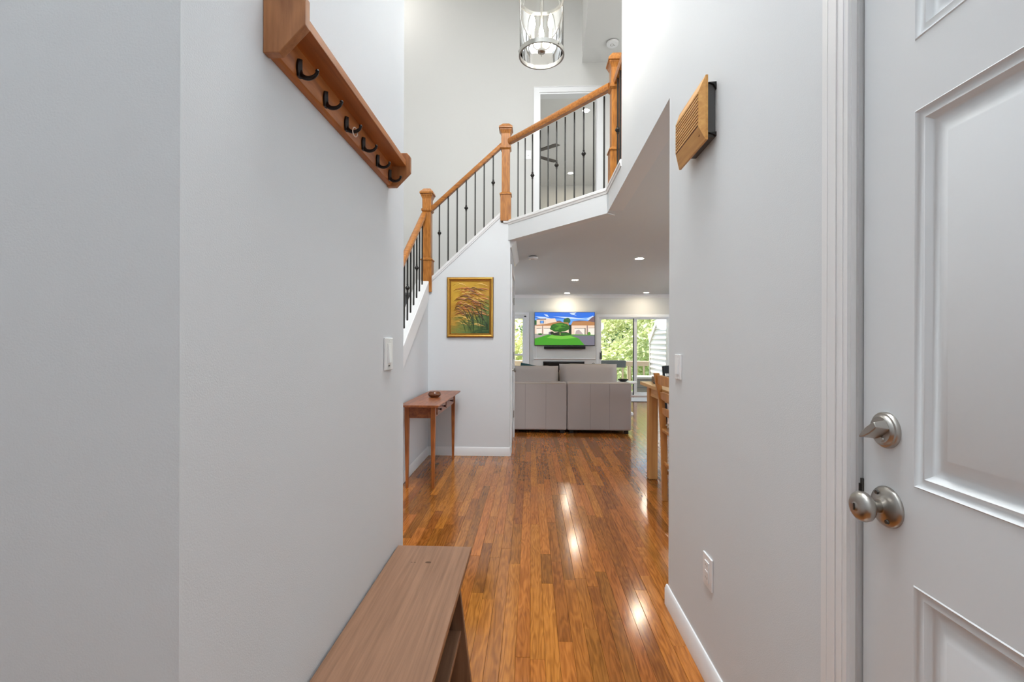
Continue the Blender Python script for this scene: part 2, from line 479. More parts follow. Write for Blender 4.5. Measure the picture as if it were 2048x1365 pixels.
# bedroom shell upstairs
struct(MB().box(-1.6, 3.2, 6.12, 11.1, 5.0, 5.1).build('ceiling_bedroom', M['ceilup']))
struct(MB().box(-1.6, 3.2, 11.0, 11.12, ZF, 5.0).build('wall_bedroom_back', M['wallwarm']))
struct(MB().box(-1.72, -1.6, 6.12, 11.12, ZF, 5.1).build('wall_bedroom_left', M['wallwarm']))
struct(MB().box(3.2, 3.32, 6.12, 11.12, ZF, 5.1).build('wall_bedroom_right', M['wallwarm']))
struct(MB().box(-1.6, 3.2, YB + .14, 11.12, ZF - .1, ZF).build('floor_bedroom', M['carpet']))


# ------------------------------------------------------------------ floor of oak strips
fl = struct(MB().box(-2.6, 4.6, -1.1, YB, -.10, -.017).build('floor', M['sub']))
PW = .0572


def proj(X, Y, Z):
    c, s = math.cos(math.atan(38 / 910)), math.sin(math.atan(38 / 910))
    d = -X * s + Y * c
    if d < .05: return None
    return (1024 + 910 * (X * c + Y * s) / d, 685 - 910 * (Z - 1.22) / d)


def plank_mb(L, x0=0.0, y0=0.0, mbx=None):
    mbx = mbx or MB()
    h = .0006 + 0.0
    a, b = x0 + .0003, x0 + PW - .0003
    pr = [(a, -.016), (b, -.016), (b, -.0008), (b - .0007, 0), (a + .0007, 0), (a, -.0008)]
    return mbx.prism(pr, 'Y', y0 + .0003, y0 + L - .0003)


lengths = [.32, .42, .55, .68, .8, .95, 1.1, 1.3]
planks = []
fr = random.Random(11)
ix0 = int(-2.6 / PW)
for i in range(ix0, int(4.6 / PW) + 1):
    x = i * PW
    y = -1.1 - fr.random() * .9
    while y < YB:
        L = fr.choice(lengths)
        xa, xb = max(x, -2.6), min(x + PW, 4.6)
        if y + L > -1.1 and y < YB - .02:
            planks.append((x, y, L))
        y += L


def shown(x, y, L):
    """picture area of a strip, or 0 where walls hide it"""
    best = 0; n = 0; area = 0
    for t in (0.08, 0.5, 0.92):
        Y = y + L * t; X = x + PW / 2
        p = proj(X, Y, 0) if Y > .3 else None
        if not p or p[1] > 1375 or not (600 < p[0] < 1420): continue
        if X < XL and (X / Y < -.283 or Y < 1.8 or X < XS): continue
        if X > XR - .01 and (X / Y > .302 or Y < 2.14): continue
        if X < XL + .3 and Y < 1.72: continue
        if Y > 4.87 and X < -.225 * Y / YC: continue
        if 6.1 < Y < 8.6 and X < 1.34 * Y / 6.1: continue
        q = proj(X, Y + .2 * L, 0)
        n += 1; area += 910 * PW / Y * max(.5, (p[1] - q[1]) * 5)
    return area / 3


scored = sorted(((shown(*p), k) for k, p in enumerate(planks)), reverse=True)
top = {k for s_, k in scored[:300] if s_ > 0}
pm = {}
rest = MB()
for k, (x, y, L) in enumerate(planks):
    y0 = max(y, -1.1); y1 = min(y + L, YB)
    if k in top and y0 == y and y1 == y + L:
        dz = fr.uniform(-.0004, .0004)
        if L not in pm:
            o = plank_mb(L).build('floor_plank', M['floor'], fl, origin=(0, 0, 0)); pm[L] = o
        else:
            o = pm[L].copy(); COL.objects.link(o); o.parent = fl
        o.location = (x, y, dz); o.rotation_euler = (0, fr.uniform(-.004, .004), 0)
    elif x + PW <= 4.6 and x >= -2.6:
        plank_mb(y1 - y0, x, y0, rest)
o = rest.build('floor_strips', M['floor'], fl); o['kind'] = 'stuff'


# ------------------------------------------------------------------ baseboards and trims
def base_prof(h=.092, t=.013):
    return [(0, 0), (t, 0), (t, h - .018), (t - .003, h - .012), (t - .004, h - .006), (t - .008, h), (0, h)]


def base(name, p0, p1, h=.092, t=.013):
    """skirting whose room side lies to the right of p0 -> p1"""
    return struct(MB().sweep(p0, p1, base_prof(h, t)).build(name, M['trim'], smooth=True))


base('baseboard_right', (XR, 2.155, 0), (XR, 1.012, 0)).location.z = .0
base('baseboard_right_end', (XR + .12, 2.14, 0), (XR, 2.14, 0))
base('baseboard_left', (XL, .63, 0), (XL, 1.765, 0))
base('baseboard_closet', (XS, YC, 0), (-.225, YC, 0))
base('baseboard_stair', (XS, 2.5, 0), (XS, YC, 0))
base('baseboard_closet_side', (-.225, YC, 0), (-.225, 4.975, 0))
base('baseboard_back', (.04, YB, 0), (WX1, YB, 0))
CROWN = [(0, 0), (.012, 0), (.02, .02), (.05, .055), (.062, .06), (.062, .075), (0, .075)]


def crown(name, p0, p1):
    return struct(MB().sweep(p0, p1, CROWN).build(name, M['trim'], smooth=True))


crown('trim_crown_back', (-2.6, YB, ZC - .076), (4.6, YB, ZC - .076)).data
# the room lies on -Y of the back wall, so mirror its profile by running it the other way
bpy.data.objects.remove(bpy.data.objects['trim_crown_back'])
crown('trim_crown_back', (4.6, YB, ZC - .076), (-2.6, YB, ZC - .076))
bpy.data.objects.remove(bpy.data.objects['trim_crown_back'])
crown('trim_crown_back', (-2.6, YB, ZC - .076), (4.6, YB, ZC - .076))
crown('trim_crown_closet', (-.225, YC + .02, ZC - .076), (-.225, 6.12, ZC - .076))


# ------------------------------------------------------------------ front door
CAS = [(0, 0), (.008, .0), (.012, .004), (.012, .010), (.016, .013), (.016, .030), (.013, .034), (.018, .045), (.018, .062), (.013, .068), (0, .070)]


def casing(mb_, x, side, y0, y1, ztop, w=.07, t=.016):
    """flat door casing with ribs on a wall face at x; SIDE -1 faces -X"""
    ribs = [(0.0, .012, .80), (.012, .028, .90), (.028, .031, .84), (.031, .054, 1.0), (.054, .058, .92), (.058, w, .97)]
    for a, b, k in ribs:
        mb_.box(x, x + side * t * k, y1 + a, y1 + b, 0, ztop + a)
        mb_.box(x, x + side * t * k, y0 - b, y0 - a, 0, ztop + a)
        mb_.box(x, x + side * t * k, y0 - b, y1 + b, ztop + a, ztop + b)
    return mb_


struct(casing(MB(), XR, -1, -.02, .931, 2.06, .075).build('trim_front_door', M['trim']))
# jamb lining and weather strip
d1 = thing('door_1', (.652, .47, 0), 'x', 'x'); del d1['label'], d1['category']; struct(d1)
mb = MB().box(.634, .76, .930, .954, 0, 2.06).box(.634, .76, -.03, -.006, 0, 2.06).box(.634, .76, -.03, .954, 2.045, 2.069)
mb.build('door_jamb', M['trim'], d1)
MB().box(.644, .668, .9235, .9300, 0, 2.045).build('weather_strip', mat('weather_strip_grey', S(196, 196, 196), .6, bump=.02), d1)
YD0, YD1, XD = .004, .920, .652
pan = [(.105, .40), (.50, .803)]
pan = [(.115, .41), (.51, .803)]
pz = [(.24, .808), (.975, 1.615), (1.735, 1.93)]
mb = MB()
ys = [YD0, pan[0][0], pan[0][1], pan[1][0], pan[1][1], YD1]
zs = [.012, pz[0][0], pz[0][1], pz[1][0], pz[1][1], pz[2][0], pz[2][1], 2.04]
for a in range(5):
    for b in range(7):
        if a in (1, 3) and b in (1, 3, 5): continue
        mb.box(XD, XD + .044, ys[a], ys[a + 1], zs[b], zs[b + 1])
slab = mb.build('slab', M['door'], d1)
for pa, pb in pan:
    for za, zb in pz:
        st = [(0, 0), (.002, -.0015), (.006, .0035), (.012, .0045), (.018, .002), (.024, .009), (.027, .012), (.036, .012), (.040, .011), (.058, .003), (.061, .002)]
        vs_ = []; fs = []
        for ins, dep in st:
            vs_ += [(XD + dep, pa + ins, za + ins), (XD + dep, pb - ins, za + ins), (XD + dep, pb - ins, zb - ins), (XD + dep, pa + ins, zb - ins)]
        for r_ in range(len(st) - 1):
            for q in range(4):
                fs.append((r_ * 4 + q, r_ * 4 + (q + 1) % 4, r_ * 4 + 4 + (q + 1) % 4, r_ * 4 + 4 + q))
        l_ = (len(st) - 1) * 4
        fs.append((l_, l_ + 1, l_ + 2, l_ + 3))
        MB().add(vs_, fs).build('panel', M['door'], d1, smooth=True, angle=50)
# deadbolt
ky, kz = .862, 1.061
dbt = MB().lathe([(0, -.013), (.024, -.013), (.0265, -.011), (.028, -.008), (.031, -.007), (.033, -.004), (.033, 0)], (XD, ky, kz), 'X', 36).build('deadbolt', M['nickel'], d1, smooth=True)
mb = MB()
pr = [(-.014, -.007), (-.004, -.009), (.010, -.0095), (.026, -.007), (.038, -.002), (.038, .002), (.026, .007), (.010, .0095), (-.004, .009), (-.014, .007)]
ca, sa = math.cos(R(36)), math.sin(R(36))
vs_ = []
for xx, k in ((XD - .012, 1.0), (XD - .034, .95)):
    for (a, b) in pr:
        a2 = (a - .008) * k; b2 = b * (1.3 if k == 1 else .7)
        vs_.append((xx, ky + a2 * ca + b2 * sa, kz - a2 * sa + b2 * ca))
n = len(pr)
mb.add(vs_, [list(range(n)), list(range(n, 2 * n))] + [(i, (i + 1) % n, n + (i + 1) % n, n + i) for i in range(n)])
mb.build('thumb_turn', M['nickel'], dbt, bevel=.0012)
MB().lathe([(0, -.0155), (.004, -.0155), (.005, -.013)], (XD, ky - .006, kz - .016), 'X', 12).build('screw', M['nickel'], dbt, smooth=True)
# knob
ky, kz = .859, .921
kb = MB().lathe([(0, -.016), (.013, -.016), (.017, -.013), (.022, -.0115), (.030, -.009), (.035, -.006), (.037, -.003), (.037, 0)], (XD, ky, kz), 'X', 40).build('door_knob', M['nickel'], d1, smooth=True)
MB().lathe([(0, -.060), (.006, -.060), (.0075, -.0585), (.0095, -.0585), (.014, -.0585), (.020, -.0565), (.0252, -.052), (.0275, -.046), (.0265, -.040), (.0215, -.0345), (.0135, -.0315), (.0105, -.028), (.0105, -.012)], (XD, ky, kz), 'X', 40).build('knob', M['nickel'], kb, smooth=True, angle=50)
MB().box(XD - .0615, XD - .0598, ky - .0012, ky + .0012, kz - .0062, kz + .0062).build('turn_slot', M['nickeld'], kb)
for dy, dz in ((.012, .023), (-.012, -.023)):
    MB().lathe([(0, -.013), (.0035, -.013), (.0045, -.0095)], (XD, ky + dy, kz + dz), 'X', 12).build('screw', M['nickeld'], kb, smooth=True)
MB().box(XD - .004, XD + .004, .9185, .9268, .895, .955).box(XD - .007, XD, .9225, .9268, .905, .945).build('latch_plate', M['nickeld'], d1)


# ------------------------------------------------------------------ switches and outlets
def rocker(name, x, side, y, z, label, cat, wy=.078, hz=.118, slider=False):
    t = thing(name, (x, y, z), label, cat)
    B('cover_plate', M['plastic'], (x, x + side * .006, y - wy / 2, y + wy / 2, z - hz / 2, z + hz / 2), t, .002)
    B('surround', M['plastic'], (x + side * .006, x + side * .0075, y - .018, y + .018, z - .036, z + .036), t, .0006)
    mbx = MB().prism([(x + side * .0075, z - .031), (x + side * .0125, z - .031), (x + side * .008, z + .031), (x + side * .0075, z + .031)], 'Y', y - .0135, y + .0135)
    mbx.build('rocker', M['plastic'], t, .0006)
    for q in (1, -1):
        MB().lathe([(0, side * .0073), (.0024, side * .0073), (.0028, side * .006)], (x, y, z + q * .047), 'X', 10).build('screw', M['plastic'], t)
    if slider:
        B('indicator', M['slot'], (x + side * .006, x + side * .0068, y - .009, y + .006, z - .043, z - .0395), t)
    return t


rocker('light_switch', XL, 1, 1.569, 1.178, 'white rocker dimmer switch beside the far end of the coat rack wall', 'switch', .086, .112, True)
rocker('light_switch', XR, -1, 1.998, 1.115, 'white rocker switch near the opening edge below the wooden door chime', 'switch', .080, .108)
t = thing('light_switch', (-.042, YF, 3.69), 'tiny white switch on the upstairs wall beside the bedroom doorway', 'switch')
B('cover_plate', M['plastic'], (-.077, -.007, YF - .006, YF, 3.632, 3.748), t, .002)
B('toggle', M['plastic'], (-.049, -.035, YF - .016, YF - .006, 3.68, 3.70), t)
# outlet
t = thing('wall_outlet', (XR, 1.663, .40), 'white ground fault outlet low on the wall above the baseboard', 'outlet')
y, z = 1.663, .398
B('cover_plate', M['plastic'], (XR, XR - .006, y - .041, y + .041, z - .057, z + .057), t, .002)
fc = B('outlet_face', M['plastic'], (XR - .006, XR - .009, y - .018, y + .018, z - .036, z + .036), t, .0008)
mb = MB()
for dz in (.022, -.022):
    mb.box(XR - .0092, XR - .0088, y - .008, y - .006, z + dz - .004, z + dz + .004)
    mb.box(XR - .0092, XR - .0088, y + .006, y + .008, z + dz - .0035, z + dz + .0035)
o = mb.build('slot', M['slot'], fc); o['kind'] = 'stuff'
B('reset_button', M['plastic'], (XR - .009, XR - .0105, y - .010, y - .001, z - .004, z + .004), fc, .0004)
B('test_button', M['plastic'], (XR - .009, XR - .0105, y + .001, y + .010, z - .004, z + .004), fc, .0004)

# ------------------------------------------------------------------ door chime
t = thing('door_chime', (XR, 1.72, 2.03), 'slatted wooden door chime with dark grey box, high on the wall', 'door chime')
B('back_box', M['chimeb'], (XR - .001, .603, 1.612, 1.80, 1.936, 2.125), t, .002)
for za, zb in ((2.100, 2.124), (1.937, 1.950)):
    MB().prism([(.612, zb), (XR - .0005, zb + .002), (XR - .0005, za), (.630, zb - .006)], 'Y', 1.603, 1.80).build('mounting_bracket', M['black'], t)
# wooden face: frustum with grooves along Y
oy0, oy1, oz0, oz1 = 1.586, 1.865, 1.918, 2.140
iy0, iy1, iz0, iz1 = 1.606, 1.850, 1.972, 2.092
xo, xi = .600, .578
mb = MB()
vs_ = [(xo + .004, oy0, oz0), (xo + .004, oy1, oz0), (xo + .004, oy1, oz1), (xo + .004, oy0, oz1),
       (xo - .004, oy0, oz0), (xo - .004, oy1, oz0), (xo - .004, oy1, oz1), (xo - .004, oy0, oz1),
       (xi, iy0, iz0), (xi, iy1, iz0), (xi, iy1, iz1), (xi, iy0, iz1)]
fs = [(0, 1, 2, 3)]
for q in range(4):
    fs += [(q, (q + 1) % 4, 4 + (q + 1) % 4, 4 + q), (4 + q, 4 + (q + 1) % 4, 8 + (q + 1) % 4, 8 + q)]
fs.append((8, 9, 10, 11))
mb.add(vs_, fs).build('wooden_face', M['chimew'], t)
NG = 10
zg0, zg1 = 1.9725, 2.0915
for k in range(NG):
    z0 = zg0 + (zg1 - zg0) * k / NG
    B('slat', M['chimew'], (xi - .0016, xi + .001, iy0 + .0, iy1 - .0, z0 + .0046, z0 + (zg1 - zg0) / NG), t)
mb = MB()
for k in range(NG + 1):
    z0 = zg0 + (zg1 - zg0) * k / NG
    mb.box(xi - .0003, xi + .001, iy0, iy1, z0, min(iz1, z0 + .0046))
mb.build('groove_shade', mat('groove_shadow_brown', S(84, 42, 14), .8, bump=.05), t)  # brown strips, almost flush, paint in the shade of deep grooves
MB().tube([(.5865, 1.622 - .005 * math.cos(a), 1.950 + .006 * math.sin(a)) for a in [i * .5 - 2.2 for i in range(8)]], .0012, 6).build('emblem', mat('emblem_brown', S(80, 44, 20), .6, bump=.02), t)

# ------------------------------------------------------------------ coat rack
t = thing('coat_rack', (XL, 1.2, 1.76), 'long wooden coat rack shelf with six dark hooks, mounted high on wall', 'coat rack')
RY0, RY1, RZ = .826, 1.575, 1.758
ep = [(0, 0), (.031, 0), (.080, .050), (.080, .104), (.070, .116), (0, .116)]
for a, b in ((RY0, RY0 + .019), (RY1 - .019, RY1)):
    MB().prism([(XL + .0005 + p, RZ + q) for p, q in ep], 'Y', a, b).build('end_panel', M['rackv'], t, .0015)
bp_ = [(0, 0.004), (.010, 0.004), (.016, .008), (.018, .014), (.018, .069), (0, .069)]
MB().prism([(XL + .0005 + p, RZ + q) for p, q in bp_], 'Y', RY0 + .019, RY1 - .019).build('back_board', M['rack'], t, smooth=True)
B('shelf', M['rack'], (XL + .0005, XL + .067, RY0 + .019, RY1 - .019, RZ + .069, RZ + .090), t, .0015)


def hook_mb():
    m_ = MB()
    # back plate: tall leaf shape
    prof = []
    for i in range(11):
        q = i / 10; z_ = -.004 + q * .036
        wv = .0085 * math.sin(math.pi * (.16 + .74 * q)) ** .8 + .0014
        prof.append((z_, wv))
    vs_ = []; fs = []
    for z_, wv in prof:
        vs_ += [(0, -wv, z_), (.004, -wv, z_), (.0085, 0, z_), (.004, wv, z_), (0, wv, z_)]
    for i in range(10):
        for q in range(4):
            fs.append((i * 5 + q, i * 5 + q + 1, i * 5 + q + 6, i * 5 + q + 5))
    fs += [(0, 1, 2, 3, 4), (54, 53, 52, 51, 50)]
    m_.add(vs_, fs)
    path = []; rad = []
    for i in range(13):
        a = R(205 + 140 * i / 12)
        path.append((.0215 + .019 * math.cos(a), 0, .010 + .0165 * math.sin(a)))
        rad.append(.0056 - .0022 * i / 12)
    path = [(.0025, 0, .016)] + path; rad = [.004] + rad
    m_.tube(path, rad, 8)
    e = path[-1]
    m_.lathe([(0, -.0042), (.003, -.003), (.0042, 0), (.003, .003), (0, .0042)], (e[0], e[1], e[2] + .002), 'Z', 10)
    return m_


names = ['nearest end of the rack', 'second', 'third', 'fourth', 'fifth', 'far end']
hook0 = None
for k, hy in enumerate((.921, 1.041, 1.160, 1.279, 1.400, 1.521)):
    if hook0 is None:
        hook0 = hook_mb().build('hook', M['hook'], t, smooth=True, origin=(0, 0, 0)); h = hook0
        hs_ = MB().lathe([(0, .0058), (.0018, .0056), (.0022, .004)], (0, 0, .024), 'X', 8).build('screw', M['hook'], hook0, origin=(0, 0, 0))
    else:
        h = copy_tree(hook0, t)
    h.location = Vector((XL + .0185, hy, RZ + .0125)) - ORG[t.name]
tag(MB().tube([(XL + .0435 + .003 * math.cos(a), 1.1605 + .0085 * math.cos(a), RZ + .0055 + .0115 * math.sin(a)) for a in [i * math.pi / 9 for i in range(18)]], .0015, 6, True).build('key_ring', mat('pale_ring', S(214, 190, 176), .4, metal=.4, bump=.01), smooth=True),
    'small pale ring hanging from the third hook of the coat rack', 'ring')

# ------------------------------------------------------------------ bench
t = thing('bench', (-.36, 1.2, 0), 'grey brown pine entry bench with lower shelf, against the hall wall', 'bench')
BY0, BY1 = .70, 1.683
B('seat', M['bench'], (-.494, -.219, BY0, BY1, .438, .46), t, .0025)
for yy in (BY0 + .11, BY1 - .135):
    MB().prism([(-.478, 0), (-.444, 0), (-.40, .06), (-.29, .06), (-.235, 0), (-.195, 0), (-.250, .438), (-.470, .438)], 'Y', yy, yy + .02).build('end_panel', M['benchd'], t, .0015)
B('lower_shelf', M['bench'], (-.474, -.236, BY0 + .13, BY1 - .135, .215, .233), t, .0015)
B('back_rail', M['benchd'], (-.478, -.462, BY0 + .13, BY1 - .135, .36, .438), t, .001)
MB().add([(-.352 + .0105 * math.cos(a) + .0, 1.555 + .0065 * math.sin(a), .4603) for a in [i * math.pi / 8 for i in range(16)]], [list(range(16))]).build('knot', M['knot'], t)
for dx in (-.409, -.398):
    MB().add([(dx + .004 * math.cos(a), 1.553 + .0022 * math.sin(a), .4603) for a in [i * math.pi / 5 for i in range(10)]], [list(range(10))]).build('knot', M['knot'], t)

# ------------------------------------------------------------------ staircase
stc = thing('stairs', (-1.5, 4.0, 0), 'x', 'x'); del stc['label'], stc['category']; struct(stc)
rise, run = .1945, .274
for k in range(9):
    zt = 1.75 - rise * k
    yb = YC - .03 - run * (k - 1) if k > 0 else YF
    yf = YC - .03 - run * k
    B('tread', M['carpet'], (-2.05, XS - .11, yf - .02, yb, zt - .03, zt), stc, .006)
    B('riser', M['carpet'], (-2.05, XS - .11, yf, yf + .02, max(0, zt - rise), zt - .03), stc)
B('landing', M['carpet'], (-2.05, XS - .0, YC + .11, YF, 1.70, 1.75), stc)
for k in range(4):
    zt = 1.75 + .1875 * (k + 1)
    x0 = -1.06 + .25 * k
    if k < 3: B('tread', M['carpet'], (x0 - .02, x0 + .25, YC + .11, YF, zt - .03, zt), stc, .006)
    B('riser', M['carpet'], (x0, x0 + .02, YC + .11, YF, zt - .1875, zt - .03), stc)
# lower skirt board, on the side of the lower flight
sl = .71


def zl(y_): return 1.684 + sl * (y_ - YC)


y0s = 2.46
sk = MB().prism([(y0s, max(0, zl(y0s))), (YC, zl(YC)), (YC, zl(YC) + .185), (y0s, zl(y0s) + .185)], 'X', XS - .125, XS + .012)
struct(sk.build('trim_stair_skirt', M['trim'], bevel=.002))
CAP = [(-.068, 0), (.068, 0), (.068, .018), (.060, .024), (-.060, .024), (-.068, .018)]
mb = MB().sweep((XS - .056, y0s, zl(y0s) + .185), (XS - .056, YC, zl(YC) + .185), CAP)
mb.build('trim_stair_cap', M['trim'])['kind'] = 'structure'


# upper flight shoe rail
def zu(x_): return 1.895 + .925 * (x_ - (-1.10))


mb = MB()
mb.prism([(-1.11, zu(-1.11) - .026), (-.325, zu(-.325) - .026), (-.325, zu(-.325) + .006), (-1.11, zu(-1.11) + .006)], 'Y', YC - .012, YC + .122)
mb.prism([(-1.11, zu(-1.11) - .046), (-.325, zu(-.325) - .046), (-.325, zu(-.325) - .026), (-1.11, zu(-1.11) - .026)], 'Y', YC - .007, YC + .0)
struct(mb.build('trim_flight_shoe', M['trim']))
# balcony edge: cap and bed mould along the diagonal and then toward the hall
A = Vector((-.245, YC, 0)); Bp = Vector((XR, 3.87, 0)); Cc = Vector((XR, 3.27, 0))
dg = (Bp - A).normalized(); nrm = Vector((-dg.y, dg.x, 0))       # points into the gallery
mb = MB()
Z = Vector((0, 0, 1))
mb.sweep(A + Z * ZF, Bp + Z * ZF, [(.014, 0), (.014, .020), (.008, .028), (-.12, .028), (-.12, 0)])
mb.sweep(A + Z * (ZF - .022), Bp + Z * (ZF - .022), [(.006, 0), (.010, .022), (-.02, .022), (-.02, 0)])
mb.sweep(Bp + Z * ZF, Cc + Z * ZF, [(.014, 0), (.014, .020), (.008, .028), (-.12, .028), (-.12, 0)])
mb.sweep(Bp + Z * (ZF - .022), Cc + Z * (ZF - .022), [(.006, 0), (.010, .022), (-.02, .022), (-.02, 0)])
mb.box(-.30, -.235, YC - .014, YC + .10, ZF, ZF + .028)
struct(mb.build('trim_balcony_cap', M['trim']))
# fascia of the balcony (painted like the walls)
mb = MB().sweep(A + Z * (ZC - .004), Bp + Z * (ZC - .004), [(.002, 0), (.002, ZF - ZC), (-.10, ZF - ZC), (-.10, 0)])
struct(mb.build('wall_balcony', M['wall']))


# ------------------------------------------------------------------ newel posts
def newel(x, y, zb, zs_, ang, label):
    """zs_: lower collar, upper collar, cap bottom, cap top"""
    t_ = thing('newel_post', (x, y, zb), label, 'newel post', 'oak newel posts of the stair rail')
    lc, uc, cb, ct = zs_

    def sq(mb_, hw, z0, z1, hw1=None):
        hw1 = hw if hw1 is None else hw1
        c_, s_ = math.cos(ang), math.sin(ang)
        vs2 = []
        for h_, zz in ((hw, z0), (hw1, z1)):
            for a_, b_ in ((-1, -1), (1, -1), (1, 1), (-1, 1)):
                vs2.append((x + h_ * (a_ * c_ - b_ * s_), y + h_ * (a_ * s_ + b_ * c_), zz))
        mb_.add(vs2, [(3, 2, 1, 0), (4, 5, 6, 7), (0, 1, 5, 4), (1, 2, 6, 5), (2, 3, 7, 6), (3, 0, 4, 7)])
        return mb_
    sq(MB(), .056, zb, lc).build('base_block', M['rail'], t_, .002)
    m_ = sq(MB(), .064, lc, lc + .012); sq(m_, .060, lc + .012, lc + .030, .046)
    m_.build('lower_collar', M['rail'], t_, .002)
    sq(MB(), .043, lc + .030, uc).build('shaft', M['rail'], t_, .002)
    m_ = sq(MB(), .047, uc - .012, uc, .054); sq(m_, .057, uc, uc + .022)
    m_.build('upper_collar', M['rail'], t_, .002)
    sq(MB(), .048, uc + .022, cb).build('neck_block', M['rail'], t_, .002)
    m_ = sq(MB(), .048, cb - .035, cb, .062); sq(m_, .064, cb, cb + .016); sq(m_, .073, cb + .016, cb + .034)
    sq(m_, .073, cb + .034, ct, .035)
    m_.build('cap', M['rail'], t_, .002)
    return t_


newel(-1.125, YC + .03, 1.76, (2.10, 2.635, 2.80, 2.878), 0, 'oak newel post lowest on the stair, at the landing corner')
newel(-.275, YC + .035, ZF + .02, (2.80, 3.300, 3.490, 3.566), 0, 'middle oak newel post where the balcony rail meets the flight')
newel(.700, 3.815, ZF + .02, (2.80, 3.320, 3.520, 3.610), 0, 'oak newel post highest in view, partly cut by the wall edge')

HR = [(-.022, 0), (.022, 0), (.029, .018), (.031, .034), (.026, .052), (.014, .062), (-.014, .062), (-.026, .052), (-.031, .034), (-.029, .018)]


def baluster_mesh(length, kz, parent):
    o_ = MB().box(-.0064, .0064, -.0064, .0064, 0, length).build('baluster', M['iron'], parent, origin=(0, 0, 0))
    return o_


def knuckle(parent, kz):
    pr_ = [(.006, -.034), (.010, -.031), (.010, -.026), (.0065, -.023), (.012, -.016), (.0215, -.002), (.0215, .002), (.012, .016), (.0065, .023), (.010, .026), (.010, .031), (.006, .034)]
    return MB().lathe(pr_, (0, 0, kz), 'Z', 14).build('knuckle', M['iron'], parent, smooth=True, origin=(0, 0, 0))


def balusters(t_, spots, kmap, length, lens=None):
    """spots: (x, y, z); kmap: index -> knuckle height above the foot"""
    first = None
    for i, (x, y, z) in enumerate(spots):
        if lens: o_ = baluster_mesh(lens[i], 0, t_)
        elif first is None: o_ = first = baluster_mesh(length, 0, t_)
        else:
            o_ = first.copy(); COL.objects.link(o_); o_.parent = t_
        o_.location = Vector((x, y, z)) - ORG[t_.name]
    objs = [c for c in t_.children if c.name.startswith('baluster')]
    k0 = None
    for i, o_ in enumerate(objs):
        if i in kmap:
            if k0 is None: k0 = knuckle(o_, kmap[i])
            else:
                q = k0.copy(); COL.objects.link(q); q.parent = o_


# lower flight
xr = XS - .045
t = thing('stair_railing', (xr, 4.3, 1.2), 'steep oak stair railing over the console table, black balusters', 'railing', 'oak and iron railings')
p0, p1 = Vector((xr, 2.6, zl(2.6) + .93)), Vector((xr, YC - .018, zl(YC - .018) + .93))
p0 = Vector((xr, 2.7, 2.56 - .80 * (YC - .018 - 2.7))); p1 = Vector((xr, YC - .018, 2.56))
MB().sweep(p0, p1, HR).build('handrail', M['railh'], t, smooth=True)
sp = []
for yy in (4.784, 4.665, 4.552, 4.437, 4.322, 4.21, 4.10, 3.989, 3.875, 3.76):
    sp.append((xr, yy, zl(yy) + .20))
balusters(t, sp, {2: .31, 5: .31, 8: .31}, 0, [2.56 - .80 * (YC - .018 - q[1]) + .006 - q[2] for q in sp])
# upper flight
t = thing('stair_railing', (-.7, YC + .035, 2.2), 'oak handrail and black balusters climbing above the framed painting', 'railing', 'oak and iron railings')
yu = YC + .04
def zr(x_): return 2.647 + .895 * (x_ + 1.072)
MB().sweep((-1.08, yu, zr(-1.08)), (-.32, yu, zr(-.32)), HR).build('handrail', M['railh'], t, smooth=True)
sp = [(x_, yu, zu(x_) + .02) for x_ in (-.998, -.902, -.804, -.706, -.608, -.511, -.413)]
balusters(t, sp, {0: .395, 3: .395, 6: .395}, .78 - .03)
# balcony
t = thing('balcony_railing', (.2, 4.4, ZF), 'level oak balcony railing with black balusters before the bedroom doorway', 'railing', 'oak and iron railings')
MB().sweep((-.232, YC + .0, 3.345), (.66, 3.862, 3.345), HR).build('handrail', M['railh'], t, smooth=True)
dsp = [(-.142, 4.835), (-.066, 4.75), (.010, 4.665), (.087, 4.578), (.164, 4.491), (.242, 4.403), (.318, 4.318), (.396, 4.23), (.472, 4.145), (.55, 4.057), (.628, 3.969)]
balusters(t, [(x_, y_, ZF + .025) for x_, y_ in dsp], {2: .405, 5: .405, 8: .405}, .825)
t = thing('balcony_railing', (.70, 3.5, ZF), 'short balcony railing end half hidden behind the white wall edge', 'railing', 'oak and iron railings')
MB().sweep((.70, 3.765, 3.345), (.70, 3.275, 3.345), HR).build('handrail', M['railh'], t, smooth=True)
balusters(t, [(.692, 3.69, ZF + .025), (.692, 3.585, ZF + .025), (.692, 3.48, ZF + .025), (.692, 3.375, ZF + .025)], {0: .405, 3: .405}, .825)

# ------------------------------------------------------------------ upstairs doorway trim, detector, switch
mb = MB()
for (a, b) in ((D0 - .065, D0), (D1, D1 + .065)):
    mb.box(a, b, YF - .016, YF, ZF, DH + .065)
mb.box(D0, D1, YF - .016, YF, DH, DH + .065)
mb.box(D0 - .072, D0 - .065, YF - .022, YF, ZF, DH + .072).box(D1 + .065, D1 + .072, YF - .022, YF, ZF, DH + .072).box(D0 - .065, D1 + .065, YF - .022, YF, DH + .065, DH + .072)
mb.box(D0, D0 + .012, YF - .005, YF + .12, ZF, DH).box(D1 - .012, D1, YF - .005, YF + .12, ZF, DH).box(D0 + .012, D1 - .012, YF - .005, YF + .12, DH - .02, DH)
struct(mb.build('trim_bedroom_door', M['trim']))


